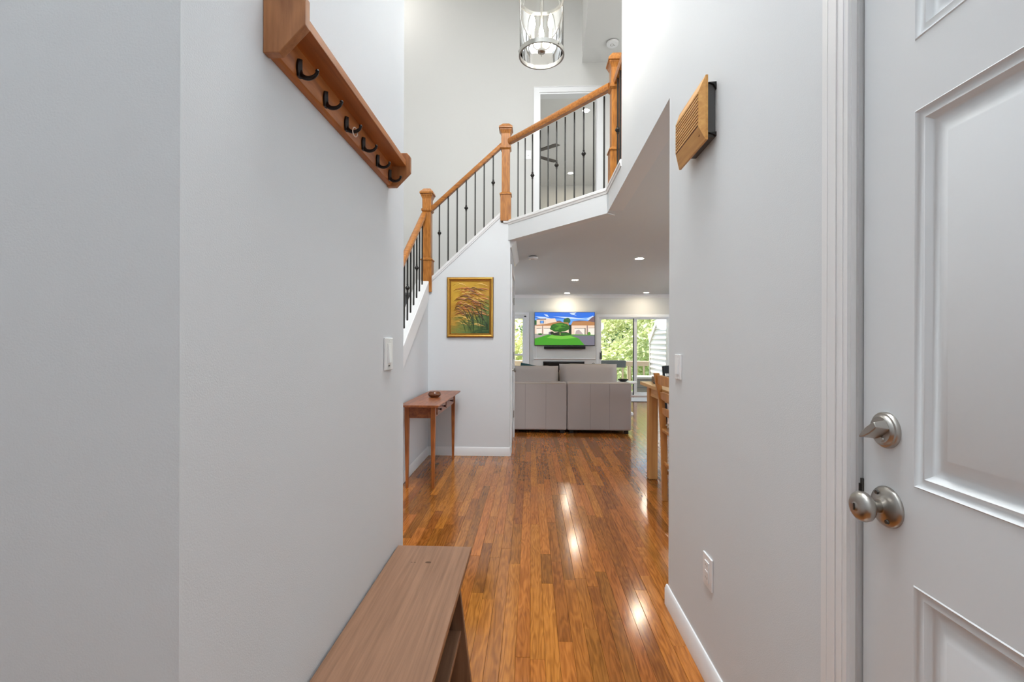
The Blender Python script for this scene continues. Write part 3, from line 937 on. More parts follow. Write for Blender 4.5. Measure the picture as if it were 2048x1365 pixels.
def detector(x, y, z, r, label):
    t_ = thing('smoke_detector', (x, y, z), label, 'smoke detector')
    MB().lathe([(0, 0), (r * .82, 0), (r * .82, -.010), (0, -.010)], (x, y, z), 'Z', 28).build('mounting_base', M['nickeld'], t_, smooth=True)
    MB().lathe([(0, -.010), (r, -.010), (r, -.022), (r * .92, -.034), (r * .5, -.040), (0, -.040)], (x, y, z), 'Z', 32).build('cover', M['plastic'], t_, smooth=True)
    MB().lathe([(r * .22, -.0395), (r * .25, -.042), (r * .3, -.042), (r * .33, -.0388)], (x - r * .1, y - r * .1, z), 'Z', 20).build('vent_ring', M['nickel'], t_, smooth=True)
    MB().lathe([(0, -.0415), (r * .06, -.0415), (r * .07, -.037)], (x + r * .35, y, z), 'Z', 10).build('indicator', M['nickeld'], t_)


detector(.985, 5.60, 4.889, .074, 'round white smoke detector on the upstairs gallery ceiling')
detector(.023, 5.80, ZC - .001, .064, 'round white smoke detector on the living room ceiling near the opening')


def can_light(x, y, z, label, group, r=.052):
    t_ = thing('recessed_light', (x, y, z), label, 'ceiling light', group)
    MB().lathe([(r, -.001), (r, -.005), (r * 1.28, -.004), (r * 1.34, -.0005)], (x, y, z), 'Z', 28).build('trim_ring', M['plastic'], t_, smooth=True)
    MB().lathe([(0, -.0045), (r, -.0045)], (x, y, z), 'Z', 28).build('diffuser', M['led'], t_)


LIV = 'recessed lights of the living room'
can_light(1.405, 5.975, ZC, 'lit recessed ceiling light nearest the hall opening, above the sofa end', LIV)
can_light(.766, 8.0, ZC, 'lit recessed light mid ceiling, between the two others above the television', LIV)
can_light(.795, 10.12, ZC, 'lit recessed light closest to the back wall, above the television', LIV)
can_light(2.51, 10.05, ZC, 'lit recessed light above the sliding glass door', LIV)
can_light(2.48, 7.85, ZC, 'lit recessed light above the dining side of the room, behind the wall edge', LIV)
BED = 'recessed lights of the bedroom'
can_light(.885, 7.45, 5.0, 'upstairs bedroom recessed light, larger and nearer of two', BED)
can_light(.87, 10.2, 5.0, 'upstairs bedroom recessed light, farther of two, low between the balusters', BED)

# ceiling fan in the bedroom
t = thing('ceiling_fan', (-.06, 8.5, 4.72), 'dark bladed ceiling fan seen through the upstairs doorway', 'ceiling fan')
MB().lathe([(0, .0), (.07, .0), (.1, .03), (.1, .09), (.05, .12), (.015, .13), (.015, .24), (.06, .245), (.07, .28)], (-.06, 8.5, 4.70), 'Z', 24).build('motor', M['fan'], t, smooth=True)
for k in range(5):
    a = R(-36 + 72 * k)
    c_, s_ = math.cos(a), math.sin(a)
    pts = [(.10, -.03), (.16, -.06), (.60, -.075), (.66, -.06), (.66, .06), (.60, .075), (.16, .06), (.10, .03)]
    vs_ = []
    for zz in (4.735, 4.745):
        for p, q in pts:
            vs_.append((-.06 + p * c_ - q * s_, 8.5 + p * s_ + q * c_, zz + q * .12))
    n = 8
    MB().add(vs_, [list(range(n))[::-1], list(range(n, 2 * n))] + [(i, (i + 1) % n, n + (i + 1) % n, n + i) for i in range(n)]).build('blade', M['fan'], t)

# ------------------------------------------------------------------ pendant
px_, py_ = .062, 2.9
t = thing('pendant_lamp', (px_, py_, 3.04), 'clear glass cylinder pendant lamp with nickel ring, hanging above hall', 'lamp')
r = .142
MB().lathe([(r - .008, 3.040), (r + .002, 3.040), (r + .003, 3.066), (r - .006, 3.066), (r - .008, 3.040)], (px_, py_, 0), 'Z', 56).build('lower_ring', M['pewter'], t, smooth=True)
MB().lathe([(r - .008, 3.398), (r + .002, 3.398), (r + .003, 3.420), (r - .006, 3.420), (r - .008, 3.398)], (px_, py_, 0), 'Z', 56).build('upper_ring', M['pewter'], t, smooth=True)
MB().lathe([(r - .003, 3.052), (r - .003, 3.41)], (px_, py_, 0), 'Z', 64).build('glass_shade', M['shade'], t, smooth=True)
for a in (75, 195, 315):
    MB().lathe([(0, -.006), (.003, -.005), (.004, 0), (.003, .005), (0, .006)], (px_ + (r + .006) * math.cos(R(a)), py_ + (r + .006) * math.sin(R(a)), 3.052), 'Z', 8).build('ring_screw', M['nickel'], t, smooth=True)
MB().tube([(px_, py_, 3.07), (px_, py_, 5.96)], .0075, 8).build('rod', M['pewter'], t, smooth=True)
MB().lathe([(.065, 5.999), (.065, 5.985), (.02, 5.96), (0, 5.96)], (px_, py_, 0), 'Z', 24).build('canopy', M['pewter'], t, smooth=True)
MB().lathe([(0, 3.038), (.003, 3.040), (.004, 3.052), (.008, 3.058), (.024, 3.064), (.026, 3.070), (.024, 3.082), (.010, 3.090), (0, 3.095)], (px_, py_, 0), 'Z', 24).build('hub', M['pewter'], t, smooth=True)
for a in (90, 210, 330):
    ca, sa = math.cos(R(a)), math.sin(R(a))
    pth = [(px_ + ca * q, py_ + sa * q, z_) for q, z_ in ((.02, 3.076), (.035, 3.073), (.052, 3.077), (.062, 3.090), (.065, 3.108))]
    am = MB().tube(pth, .0038, 8).build('arm', M['pewter'], t, smooth=True)
    c = (px_ + ca * .065, py_ + sa * .065, 0)
    MB().lathe([(0, 3.104), (.016, 3.108), (.014, 3.112), (.0095, 3.114), (.0095, 3.190), (0, 3.190)], c, 'Z', 16).build('candle_sleeve', M['plastic'], am, smooth=True)
    MB().lathe([(0, 3.190), (.009, 3.192), (.015, 3.212), (.0165, 3.228), (.012, 3.255), (.006, 3.278), (0, 3.290)], c, 'Z', 16).build('bulb', M['bulb'], am, smooth=True)
for a in (30, 150, 270):
    ca, sa = math.cos(R(a)), math.sin(R(a))
    pth = []
    for i in range(11):
        q = i / 10
        pth.append((px_ + ca * (.006 + (r - .010) * math.sin(q * math.pi / 2)), py_ + sa * (.006 + (r - .010) * math.sin(q * math.pi / 2)), 3.405 + .13 * math.cos(q * math.pi / 2)))
    MB().tube(pth, .004, 8).build('support_arm', M['pewter'], t, smooth=True)

# ------------------------------------------------------------------ painting
PX0, PX1, PZ0, PZ1 = -.905, -.402, 1.270, 1.917
t = thing('painting', ((PX0 + PX1) / 2, YC, PZ0), 'gold framed painting of windblown golden grasses, above the console table', 'painting')
fw = .045
fp = [(0, 0), (0, .012), (.008, .022), (.016, .026), (.026, .022), (.034, .012), (.040, .014), (fw, .008), (fw, 0)]
for nm, (a, b, hor, s_) in {'t': (PX0, PX1, 1, 1)}.items(): pass
vs_ = []
for (ins, dep) in fp:
    vs_ += [(PX0 + ins, YC - .002 - dep, PZ0 + ins), (PX1 - ins, YC - .002 - dep, PZ0 + ins), (PX1 - ins, YC - .002 - dep, PZ1 - ins), (PX0 + ins, YC - .002 - dep, PZ1 - ins)]
mb = MB()
fs = []; mi = []
for r_ in range(len(fp) - 1):
    for q in range(4):
        fs.append((r_ * 4 + q, r_ * 4 + (q + 1) % 4, r_ * 4 + 4 + (q + 1) % 4, r_ * 4 + 4 + q))
        mi.append(1 if r_ in (0, 1, 5) else 0)
mb.add(vs_, fs); mb.mi = mi
mb.build('frame', [M['gold'], M['goldd']], t)
# canvas: a field of ochre going to green at the lower right, wind streaks in the paint
m, nt, b = newmat('oil_paint')
N, L = nt.nodes, nt.links
tc = N.new('ShaderNodeTexCoord')
sx = N.new('ShaderNodeSeparateXYZ'); L.new(tc.outputs['Generated'], sx.inputs[0])
g1 = N.new('ShaderNodeMath'); g1.operation = 'MULTIPLY_ADD'; g1.inputs[1].default_value = .55; g1.inputs[2].default_value = .12; L.new(sx.outputs['X'], g1.inputs[0])
g2 = N.new('ShaderNodeMath'); g2.operation = 'MULTIPLY_ADD'; g2.inputs[1].default_value = -1.0; g2.inputs[2].default_value = .47; L.new(sx.outputs['Z'], g2.inputs[0])
g3 = N.new('ShaderNodeMath'); g3.operation = 'ADD'; L.new(g1.outputs[0], g3.inputs[0]); L.new(g2.outputs[0], g3.inputs[1])
wv = N.new('ShaderNodeTexNoise'); wv.inputs['Scale'].default_value = 1; wv.inputs['Detail'].default_value = 6; wv.inputs['Distortion'].default_value = 1.6
mpn = N.new('ShaderNodeMapping'); mpn.inputs['Scale'].default_value = (5, 5, 15); mpn.inputs['Rotation'].default_value = (0, R(-14), 0)
L.new(tc.outputs['Object'], mpn.inputs['Vector']); L.new(mpn.outputs[0], wv.inputs['Vector'])
g4 = N.new('ShaderNodeMath'); g4.operation = 'MULTIPLY_ADD'; g4.inputs[1].default_value = .9; g4.inputs[2].default_value = -.40; L.new(wv.outputs['Fac'], g4.inputs[0])
g5 = N.new('ShaderNodeMath'); g5.operation = 'ADD'; L.new(g3.outputs[0], g5.inputs[0]); L.new(g4.outputs[0], g5.inputs[1])
cr = N.new('ShaderNodeValToRGB'); els = cr.color_ramp.elements
els[0].position = .0; els[0].color = S(206, 162, 54)
els[1].position = 1.0; els[1].color = S(52, 82, 48)
for p, c_ in ((.22, S(190, 142, 42)), (.4, S(198, 150, 58)), (.52, S(160, 136, 54)), (.66, S(124, 132, 62)), (.82, S(96, 120, 64))):
    e = els.new(p); e.color = c_
L.new(g5.outputs[0], cr.inputs['Fac']); L.new(cr.outputs['Color'], b.inputs['Base Color'])
bpn = N.new('ShaderNodeBump'); bpn.inputs['Strength'].default_value = .5; bpn.inputs['Distance'].default_value = .004
L.new(wv.outputs['Fac'], bpn.inputs['Height']); L.new(bpn.outputs[0], b.inputs['Normal'])
b.inputs['Roughness'].default_value = .45
cv = MB().box(PX0 + fw - .003, PX1 - fw + .003, YC - .008, YC - .002, PZ0 + fw - .003, PZ1 - fw + .003).build('canvas', m, t)
strokes = {'ochre_stroke': (S(226, 184, 88), 44), 'copper_stroke': (S(200, 124, 62), 44), 'brown_stroke': (S(126, 82, 36), 30), 'green_stroke': (S(84, 110, 60), 12), 'dark_stroke': (S(46, 60, 46), 9)}
pr_ = random.Random(5)
cw, chh = PX1 - PX0 - 2 * fw, PZ1 - PZ0 - 2 * fw
kk = 0
for nm, (col, cnt) in strokes.items():
    mb = MB()
    for i in range(cnt):
        kk += 1
        yo = YC - .0084 - .00004 * kk
        if nm in ('dark_stroke', 'green_stroke'):
            u0, v0 = pr_.uniform(.35, .98), pr_.uniform(.0, .1)
            hgt = pr_.uniform(.22, .62); lean = pr_.uniform(-.45, -.05)
            pts = [(u0 + lean * q ** 2.4, v0 + hgt * q) for q in [j / 8 for j in range(9)]]; wd = .006
        else:
            u0, v0 = pr_.uniform(.04, .70), pr_.uniform(.30, .86)
            if nm == 'ochre_stroke': v0 = pr_.uniform(.14, .95)
            ln = pr_.uniform(.16, .42); am_ = pr_.uniform(.02, .05)
            pts = [(u0 + ln * q, v0 + am_ * math.sin(q * 4.2 + .3) + .05 * q - .10 * max(0, u0 + ln * q - .5)) for q in [j / 8 for j in range(9)]]; wd = pr_.uniform(.007, .013)
        vs_ = []; fs = []
        for j, (u, v) in enumerate(pts):
            wj = wd * math.sin(math.pi * (j + .35) / 8.7)
            u = min(max(u, .01), .99); v = min(max(v, .01), .97)
            X = PX0 + fw + u * cw; Zv = PZ0 + fw + v * chh
            if nm in ('dark_stroke', 'green_stroke'):
                vs_ += [(X - wj / 2, yo, Zv), (X, yo - .0015, Zv), (X + wj / 2, yo, Zv)]
            else:
                vs_ += [(X, yo, Zv - wj / 2), (X, yo - .002, Zv), (X, yo, Zv + wj / 2)]
        for j in range(8):
            for q in range(2):
                fs.append((j * 3 + q, j * 3 + q + 1, j * 3 + q + 4, j * 3 + q + 3))
        mb.add(vs_, fs)
    o = mb.build(nm, mat('paint_' + nm, col, .45, bump=.1, bscale=120), cv, smooth=True); o['kind'] = 'stuff'

# ------------------------------------------------------------------ console table and bowl
t = thing('console_table', (-.92, 4.22, 0), 'narrow cherry console table with tapered legs in the stair corner', 'table')
MB().prism([(-1.075, .692), (-1.07, .705), (-.748, .705), (-.744, .699), (-.752, .688), (-1.07, .688)], 'Y', 3.655, 4.795).build('tabletop', M['cherry'], t, .001)
for (lx, ly) in ((-1.032, 3.765), (-.812, 3.765), (-1.032, 4.735), (-.812, 4.735)):
    vs_ = []
    for hw, zz in ((.0105, 0), (.018, .56), (.018, .688)):
        vs_ += [(lx - hw, ly - hw, zz), (lx + hw, ly - hw, zz), (lx + hw, ly + hw, zz), (lx - hw, ly + hw, zz)]
    fs = [(3, 2, 1, 0), (8, 9, 10, 11)] + [(r_ * 4 + q, r_ * 4 + (q + 1) % 4, r_ * 4 + 4 + (q + 1) % 4, r_ * 4 + 4 + q) for r_ in range(2) for q in range(4)]
    MB().add(vs_, fs).build('leg', M['cherryv'], t, .0012)
for a in (3.755, 4.728):
    B('end_apron', M['cherry'], (-1.014, -.83, a, a + .018, .585, .688), t, .001)
B('back_apron', M['cherry'], (-1.046, -1.030, 3.783, 4.717, .585, .688), t, .001)
B('front_apron', M['cherry'], (-.818, -.803, 3.783, 4.717, .585, .688), t, .001)
for a in (3.86, 4.27):
    dr = B('drawer', M['cherry'], (-.806, -.797, a, a + .37, .598, .682), t, .001)
    for q in ((.185,) if a > 4 else (.03, .22)):
        MB().lathe([(.0045, -.798), (.004, -.786), (.010, -.776), (.011, -.770), (.007, -.765), (0, -.764)], (0, a + q, .643), 'X', 16).build('knob', mat('knob_dark_wood', S(66, 26, 18), .35, bump=.03), dr, smooth=True)
t = thing('wooden_bowl', (-.90, 4.22, .705), 'small round turned wooden bowl on the console table', 'bowl')
MB().lathe([(0, .705), (.034, .705), (.052, .715), (.061, .730), (.058, .745), (.046, .757), (.040, .758), (.036, .752), (0, .750)], (-.90, 4.22, 0), 'Z', 36).build('bowl_body', M['bowl'], t, smooth=True)
MB().lathe([(0, .762), (.020, .760), (.037, .754), (.036, .749), (0, .7495)], (-.90, 4.22, 0), 'Z', 30).build('lid', M['bowl'], t, smooth=True)

# ------------------------------------------------------------------ closet door
d2 = thing('door_2', (-.225, 5.44, 0), 'x', 'x'); del d2['label'], d2['category']; struct(d2)
mb = MB()
for a, b in ((4.978, 5.052), (5.828, 5.90)):
    mb.box(-.225, -.209, a, b, 0, 2.075)
mb.box(-.225, -.209, 5.052, 5.828, 2.01, 2.075)
mb.build('door_casing', M['trim'], d2, .002)
mb = MB()
ys = [5.056, 5.15, 5.40, 5.48, 5.73, 5.826]; zs = [.01, .22, .80, .95, 1.60, 1.70, 1.90, 2.005]
for a in range(5):
    for b in range(7):
        mb.box(-.262, (-.233 if a in (1, 3) and b in (1, 3, 5) else -.225), ys[a], ys[a + 1], zs[b], zs[b + 1])
mb.build('slab', M['door'], d2)
for zz in (.30, 1.05, 1.74):
    MB().tube([(-.2185, 5.832, zz - .045), (-.2185, 5.832, zz + .045)], .008, 10).build('hinge', M['nickel'], d2, smooth=True)
MB().lathe([(.024, -.225), (.024, -.219), (.010, -.214), (.010, -.196), (.022, -.188), (.025, -.178), (.018, -.168), (0, -.165)], (0, 5.12, .905), 'X', 24).build('door_knob', M['nickel'], d2, smooth=True)

# ------------------------------------------------------------------ living room: sofa
t = thing('sofa', (.5, 6.5, 0), 'grey upholstered sectional sofa seen from behind, facing the television', 'sofa')
for x0, x1 in ((-.338, .480), (.486, 1.336)):
    bk = MB().box(x0, x1, 6.10, 6.32, .045, .682).build('back_panel', M['sofa'], t, .022, 4)
    MB().tube([(x0 + .02, 6.104, .672), (x1 - .02, 6.104, .672)], .005, 8).build('piping', M['piping'], bk, smooth=True)
    for q in ((.32, .66) if x0 < 0 else (.36, .66)):
        xx = x0 + (x1 - x0) * q
        MB().tube([(xx, 6.1005, .06), (xx, 6.1005, .665)], .0016, 6).build('seam', M['sofad'], bk, smooth=True)
    B('seat_base', M['sofa'], (x0, x1, 6.33, 7.05, .045, .27), t, .02, 3)
    B('seat_cushion', M['sofa'], (x0 + .01, x1 - .01, 6.34, 7.07, .272, .45), t, .05, 4)
    for fx in (x0 + .06, x1 - .06):
        for fy in (6.15, 6.98):
            B('foot', M['black'], (fx - .025, fx + .025, fy - .025, fy + .025, 0, .046), t)
B('arm', M['sofa'], (1.18, 1.336, 6.33, 7.05, .272, .62), t, .03, 3)
for cx, hw, zc, hz, yy in ((-.03, .415, .655, .235, 6.40), (.800, .402, .668, .252, 6.40)):
    cm = MB().pad((0, 0, 0), hw, .125, hz, 16, .30)
    for i, p in enumerate(cm.v):
        q = Vector(p)
        q = Matrix.Rotation(R(-9), 3, 'X') @ q
        cm.v[i] = tuple(q + Vector((cx, yy, zc)))
    cu = cm.build('back_cushion', M['sofa'], t, smooth=True, angle=80)
    ring = []
    for i in range(48):
        a = 2 * math.pi * i / 48
        u = max(-1, min(1, 1.22 * math.cos(a))); v = max(-1, min(1, 1.22 * math.sin(a)))
        pin = 1 - 0.03 * (1 - abs(u * v)) * (abs(u) ** 6 + abs(v) ** 6)
        q = Matrix.Rotation(R(-9), 3, 'X') @ Vector((u * hw * pin, 0, v * hz * pin))
        ring.append(q + Vector((cx, yy, zc)))
    MB().tube(ring, .007, 8, True).build('piping', M['piping'], cu, smooth=True)
cm = MB().pad((0, 0, 0), .24, .075, .22, 14, .4)
for i, p in enumerate(cm.v):
    q = Matrix.Rotation(R(-16), 3, 'X') @ (Matrix.Rotation(R(10), 3, 'Y') @ Vector(p))
    cm.v[i] = tuple(q + Vector((.05, 6.66, .672)))
tag(cm.build('throw_pillow', M['teal'], smooth=True, angle=80, origin=(.05, 6.66, .46)), 'dark teal throw pillow peeking over the sofa back cushion', 'pillow')

# ------------------------------------------------------------------ television, soundbar, fireplace
t = thing('television', (.756, YB - .2, 1.15), 'flat television on the back wall showing houses and a green lawn', 'television')
TX0, TX1, TZ0, TZ1, TY = .077, 1.437, 1.146, 1.906, YB - .185
B('housing', M['black'], (TX0, TX1, TY, TY + .05, TZ0, TZ1), t, .004)
B('wall_mount', M['black'], (.45, 1.05, TY + .05, YB - .1205, 1.35, 1.70), t)
cols = {'sky': S(38, 108, 214), 'skyl': S(96, 158, 236), 'cloud': S(196, 214, 244), 'wall': S(232, 206, 184), 'wall2': S(214, 188, 166), 'roof': S(178, 124, 76), 'roofd': S(112, 88, 92),
        'garage': S(238, 226, 214), 'drive': S(112, 108, 122), 'drive2': S(160, 150, 146), 'grass': S(64, 150, 28), 'grassl': S(112, 184, 60), 'tree': S(34, 96, 20), 'treel': S(78, 140, 34), 'dark': S(34, 40, 26), 'far': S(40, 92, 44), 'trunk': S(168, 150, 96), 'shadow': S(176, 160, 158)}
mk = list(cols); mats_ = [emit('screen_' + k_, cols[k_], 1.0) for k_ in mk]
mb = MB(); lay = [0]


def scr(color, pts):
    lay[0] += 1
    mb.m = mk.index(color)
    yy = TY - .0006 - .00002 * lay[0]
    mb.add([(TX0 + .008 + u * (TX1 - TX0 - .016), yy, TZ0 + .012 + (1 - v) * (TZ1 - TZ0 - .02)) for u, v in pts], [list(range(len(pts)))])


def blob(color, cx, cy, rx, ry, n=18, j=.12, seed=1):
    q = random.Random(seed)
    scr(color, [(min(1, max(0, cx + rx * math.cos(a) * (1 + q.uniform(-j, j)))), cy + ry * math.sin(a) * (1 + q.uniform(-j, j))) for a in [2 * math.pi * i / n for i in range(n)]])


scr('sky', [(0, 0), (1, 0), (1, .5), (0, .5)])
scr('skyl', [(0, .17), (.5, .20), (1, .14), (1, .5), (0, .5)])
for pts in ([(.15, .05), (.21, .07), (.24, .15), (.19, .12)], [(.3, .12), (.62, .15), (.95, .22), (.6, .2)], [(.58, .02), (.7, .0), (.66, .06), (.7, .1), (.62, .07)], [(.0, .12), (.16, .14), (.3, .2), (.1, .19)], [(.86, .2), (.97, .1), (.99, .13), (.9, .24)]):
    scr('cloud', pts)
blob('far', .54, .26, .06, .09, seed=3); blob('far', .01, .31, .03, .08, seed=4)
scr('roofd', [(.88, .28), (.95, .16), (1, .11), (1, .34), (.88, .34)])
scr('roofd', [(.36, .26), (.42, .25), (.47, .3), (.38, .31)])
scr('wall', [(.03, .22), (.34, .18), (.37, .3), (.24, .36), (.03, .38)])
scr('wall2', [(.17, .21), (.18, .21), (.18, .36), (.17, .37)])
scr('roofd', [(.03, .2), (.19, .19), (.19, .22), (.03, .225)])
scr('drive', [(.085, .25), (.155, .25), (.155, .34), (.085, .34)]); scr('skyl', [(.095, .265), (.145, .265), (.145, .33), (.095, .33)])
scr('roof', [(0, .39), (.16, .36), (.36, .29), (.56, .31), (.58, .4), (0, .42)])
scr('roof', [(.6, .4), (.64, .27), (.74, .25), (.9, .27), (1, .30), (1, .4)])
scr('roofd', [(.62, .28), (.74, .245), (.88, .26), (.74, .28)])
scr('wall', [(0, .41), (.57, .41), (.57, .68), (0, .68)])
scr('wall', [(.615, .4), (1, .4), (1, .71), (.615, .71)])
scr('dark', [(.57, .38), (.615, .38), (.615, .71), (.57, .71)])
scr('garage', [(.03, .49), (.115, .49), (.115, .68), (.03, .68)])
scr('garage', [(.15, .49), (.26, .49), (.26, .68), (.15, .68)])
scr('dark', [(.15, .485), (.26, .485), (.26, .495), (.15, .495)]); scr('dark', [(.03, .49), (.115, .485), (.115, .495), (.03, .5)])
scr('roofd', [(.125, .41), (.137, .41), (.137, .68), (.125, .68)])
scr('garage', [(.665, .49), (.835, .49), (.835, .71), (.665, .71)]); scr('shadow', [(.69, .56), (.74, .53), (.78, .6), (.83, .71), (.67, .71)])
scr('dark', [(.835, .48), (.848, .48), (.848, .71), (.835, .71)]); scr('dark', [(.665, .484), (.848, .484), (.848, .494), (.665, .494)])
scr('roofd', [(.87, .4), (.885, .4), (.885, .71), (.87, .71)])
scr('garage', [(.9, .48), (1, .48), (1, .72), (.9, .71)]); scr('dark', [(.9, .475), (1, .47), (1, .48), (.9, .485)])
scr('grass', [(0, .66), (1, .68), (1, 1), (0, 1)])
scr('drive2', [(0, .67), (.24, .67), (.1, .75), (0, .80)])
scr('drive', [(.6, .70), (1, .70), (1, 1), (.835, 1), (.74, .8)])
scr('grassl', [(.28, .70), (.58, .70), (.7, .78), (.44, .82), (.2, .78)])
blob('drive', .26, .64, .03, .05, seed=9); blob('dark', .29, .63, .03, .05, seed=10)
blob('dark', .44, .66, .16, .06, seed=5); blob('tree', .5, .66, .1, .035, seed=6); blob('tree', .09, .665, .04, .025, seed=12); blob('treel', .91, .65, .025, .05, seed=13)
scr('trunk', [(.415, .55), (.43, .55), (.432, .69), (.42, .69)])
blob('tree', .42, .46, .165, .145, 24, .1, 7); blob('treel', .42, .42, .12, .07, 20, .3, 8); blob('tree', .36, .42, .05, .03, 12, .3, 2); blob('tree', .48, .43, .05, .03, 12, .3, 11); blob('treel', .37, .51, .04, .025, 12, .3, 14)
mb.build('screen_picture', mats_, t)
B('power_cord', M['plastic'], (.118, .128, TY + .045, YB - .1215, .864, 1.15), t)
t = thing('soundbar', (.756, YB - .16, 1.07), 'black soundbar mounted just below the television', 'speaker')
B('housing', M['black'], (.292, 1.222, YB - .235, YB - .1205, 1.069, 1.132), t, .006)
B('grille', mat('speaker_cloth', S(30, 26, 28), .9, bump=.2), (.30, 1.214, YB - .2375, YB - .2352, 1.074, 1.127), t)
t = thing('fireplace', (.756, YB - .12, 0), 'black wall fireplace insert above the sofa, under the soundbar', 'fireplace')
B('black_insert', M['black'], (.275, 1.21, YB - .150, YB - .121, .34, .785), t, .003)
B('glass_front', mat('smoked_glass', S(24, 18, 16), .08, bump=.0), (.30, 1.185, YB - .154, YB - .1505, .37, .755), t)
t = thing('mantel_shelf', (.756, YB - .2, .86), 'thin white mantel shelf between the television and the fireplace', 'shelf')
B('board', M['trim'], (.07, 1.45, YB - .165, YB - .121, .838, .862), t, .004)
t = thing('candle_loop', (1.40, YB - .22, 0), 'small black looped handle rising at the sofa end, near the glass door', 'lantern')
B('lantern_body', M['black'], (1.345, 1.455, YB - .28, YB - .17, 0, .66), t, .004)
MB().tube([(1.40 + .03 * math.cos(a), YB - .225, .715 + .042 * math.sin(a)) for a in [i * math.pi / 10 - .3 for i in range(17)]], .006, 8).build('handle', M['black'], t, smooth=True)

# ------------------------------------------------------------------ window and sliding door
wd_ = thing('window_1', (-.49, YB, 1.1), 'x', 'x'); del wd_['label'], wd_['category']; struct(wd_)
mb = MB()
for a, b in ((WX0 - .01, WX0 + .045), (WX1 - .045, WX1 + .01)):
    mb.box(a, b, YB + .0, YB + .12, WZ0, WZ1)
mb.box(WX0, WX1, YB, YB + .12, WZ0 - .01, WZ0 + .04).box(WX0, WX1, YB, YB + .12, WZ1 - .03, WZ1 + .01)
mb.build('window_frame', M['trim'], wd_)
mb = MB()
for a, b in ((WX0 - .07, WX0), (WX1, WX1 + .075)):
    mb.box(a, b, YB - .02, YB, WZ0 - .06, WZ1 + .08)
mb.box(WX0, WX1, YB - .02, YB, WZ1, WZ1 + .08).box(WX0 - .09, WX1 + .09, YB - .05, YB, WZ0 - .03, WZ0)
mb.build('window_casing', M['trim'], wd_, .003)
zm = .93
for nm, z0, z1, yo in (('upper_sash', zm - .02, WZ1 - .03, .07), ('lower_sash', WZ0 + .04, zm + .02, .03)):
    mb = MB()
    x0, x1 = WX0 + .045, WX1 - .045
    mb.box(x0, x0 + .035, YB + yo, YB + yo + .03, z0, z1).box(x1 - .035, x1, YB + yo, YB + yo + .03, z0, z1)
    mb.box(x0 + .035, x1 - .035, YB + yo, YB + yo + .03, z0, z0 + .04).box(x0 + .035, x1 - .035, YB + yo, YB + yo + .03, z1 - .035, z1)
    so = mb.build(nm, M['trim'], wd_)
    MB().box(x0 + .03, x1 - .03, YB + yo + .014, YB + yo + .016, z0 + .035, z1 - .03).build('pane', M['glass'], so)
B('roller_shade', M['wallwarm'], (WX0 + .03, WX1 - .03, YB - .03, YB - .001, WZ1 - .005, WZ1 + .035), wd_, .01)

d3 = thing('door_3', ((GX0 + GX1) / 2, YB, 0), 'x', 'x'); del d3['label'], d3['category']; struct(d3)
mb = MB()
mb.box(GX0, GX0 + .03, YB, YB + .13, 0, GZ1).box(GX1 - .03, GX1, YB, YB + .13, 0, GZ1).box(GX0 + .03, GX1 - .03, YB, YB + .13, GZ1 - .025, GZ1).box(GX0 + .03, GX1 - .03, YB, YB + .13, 0, .022)
mb.build('door_frame', M['trim'], d3)
mb = MB()
mb.box(GX0 - .055, GX0, YB - .018, YB, 0, GZ1 + .06).box(GX1, GX1 + .055, YB - .018, YB, 0, GZ1 + .06).box(GX0, GX1, YB - .018, YB, GZ1, GZ1 + .06)
mb.build('door_casing', M['trim'], d3, .003)


def leaf(nm, x0, x1, yo, lw, rw):
    m_ = MB()
    m_.box(x0, x0 + lw, YB + yo, YB + yo + .035, .022, GZ1 - .025).box(x1 - rw, x1, YB + yo, YB + yo + .035, .022, GZ1 - .025)
    m_.box(x0 + lw, x1 - rw, YB + yo, YB + yo + .035, .022, .075).box(x0 + lw, x1 - rw, YB + yo, YB + yo + .035, GZ1 - .028 - .02, GZ1 - .025)
    o_ = m_.build(nm, M['trim'], d3)
    MB().box(x0 + lw - .004, x1 - rw + .004, YB + yo + .016, YB + yo + .018, .07, GZ1 - .045).build('pane', M['glass'], o_)
    return o_


leaf('sliding_panel', GX0 + .03, 2.36, .03, .036, .02)
leaf('fixed_panel', 2.352, 3.14, .07, .082, .035)
leaf('fixed_panel', 3.15, GX1 - .03, .03, .04, .05)
B('screen_stile', mat('screen_stile_dark', S(48, 54, 58), .5, bump=.02), (2.330, 2.352, YB + .005, YB + .03, .022, GZ1 - .03), d3)
B('screen_stile', bpy.data.materials['screen_stile_dark'], (3.105, 3.145, YB + .105, YB + .125, .022, GZ1 - .03), d3)
mb = MB().tube([(GX0 + .062, YB - .005, .83), (GX0 + .062, YB - .03, .85), (GX0 + .062, YB - .03, 1.0), (GX0 + .062, YB - .005, 1.02)], .011, 8)
mb.box(GX0 + .035, GX0 + .05, YB + .0, YB + .03, .84, .99)
mb.build('door_handle', M['black'], d3)

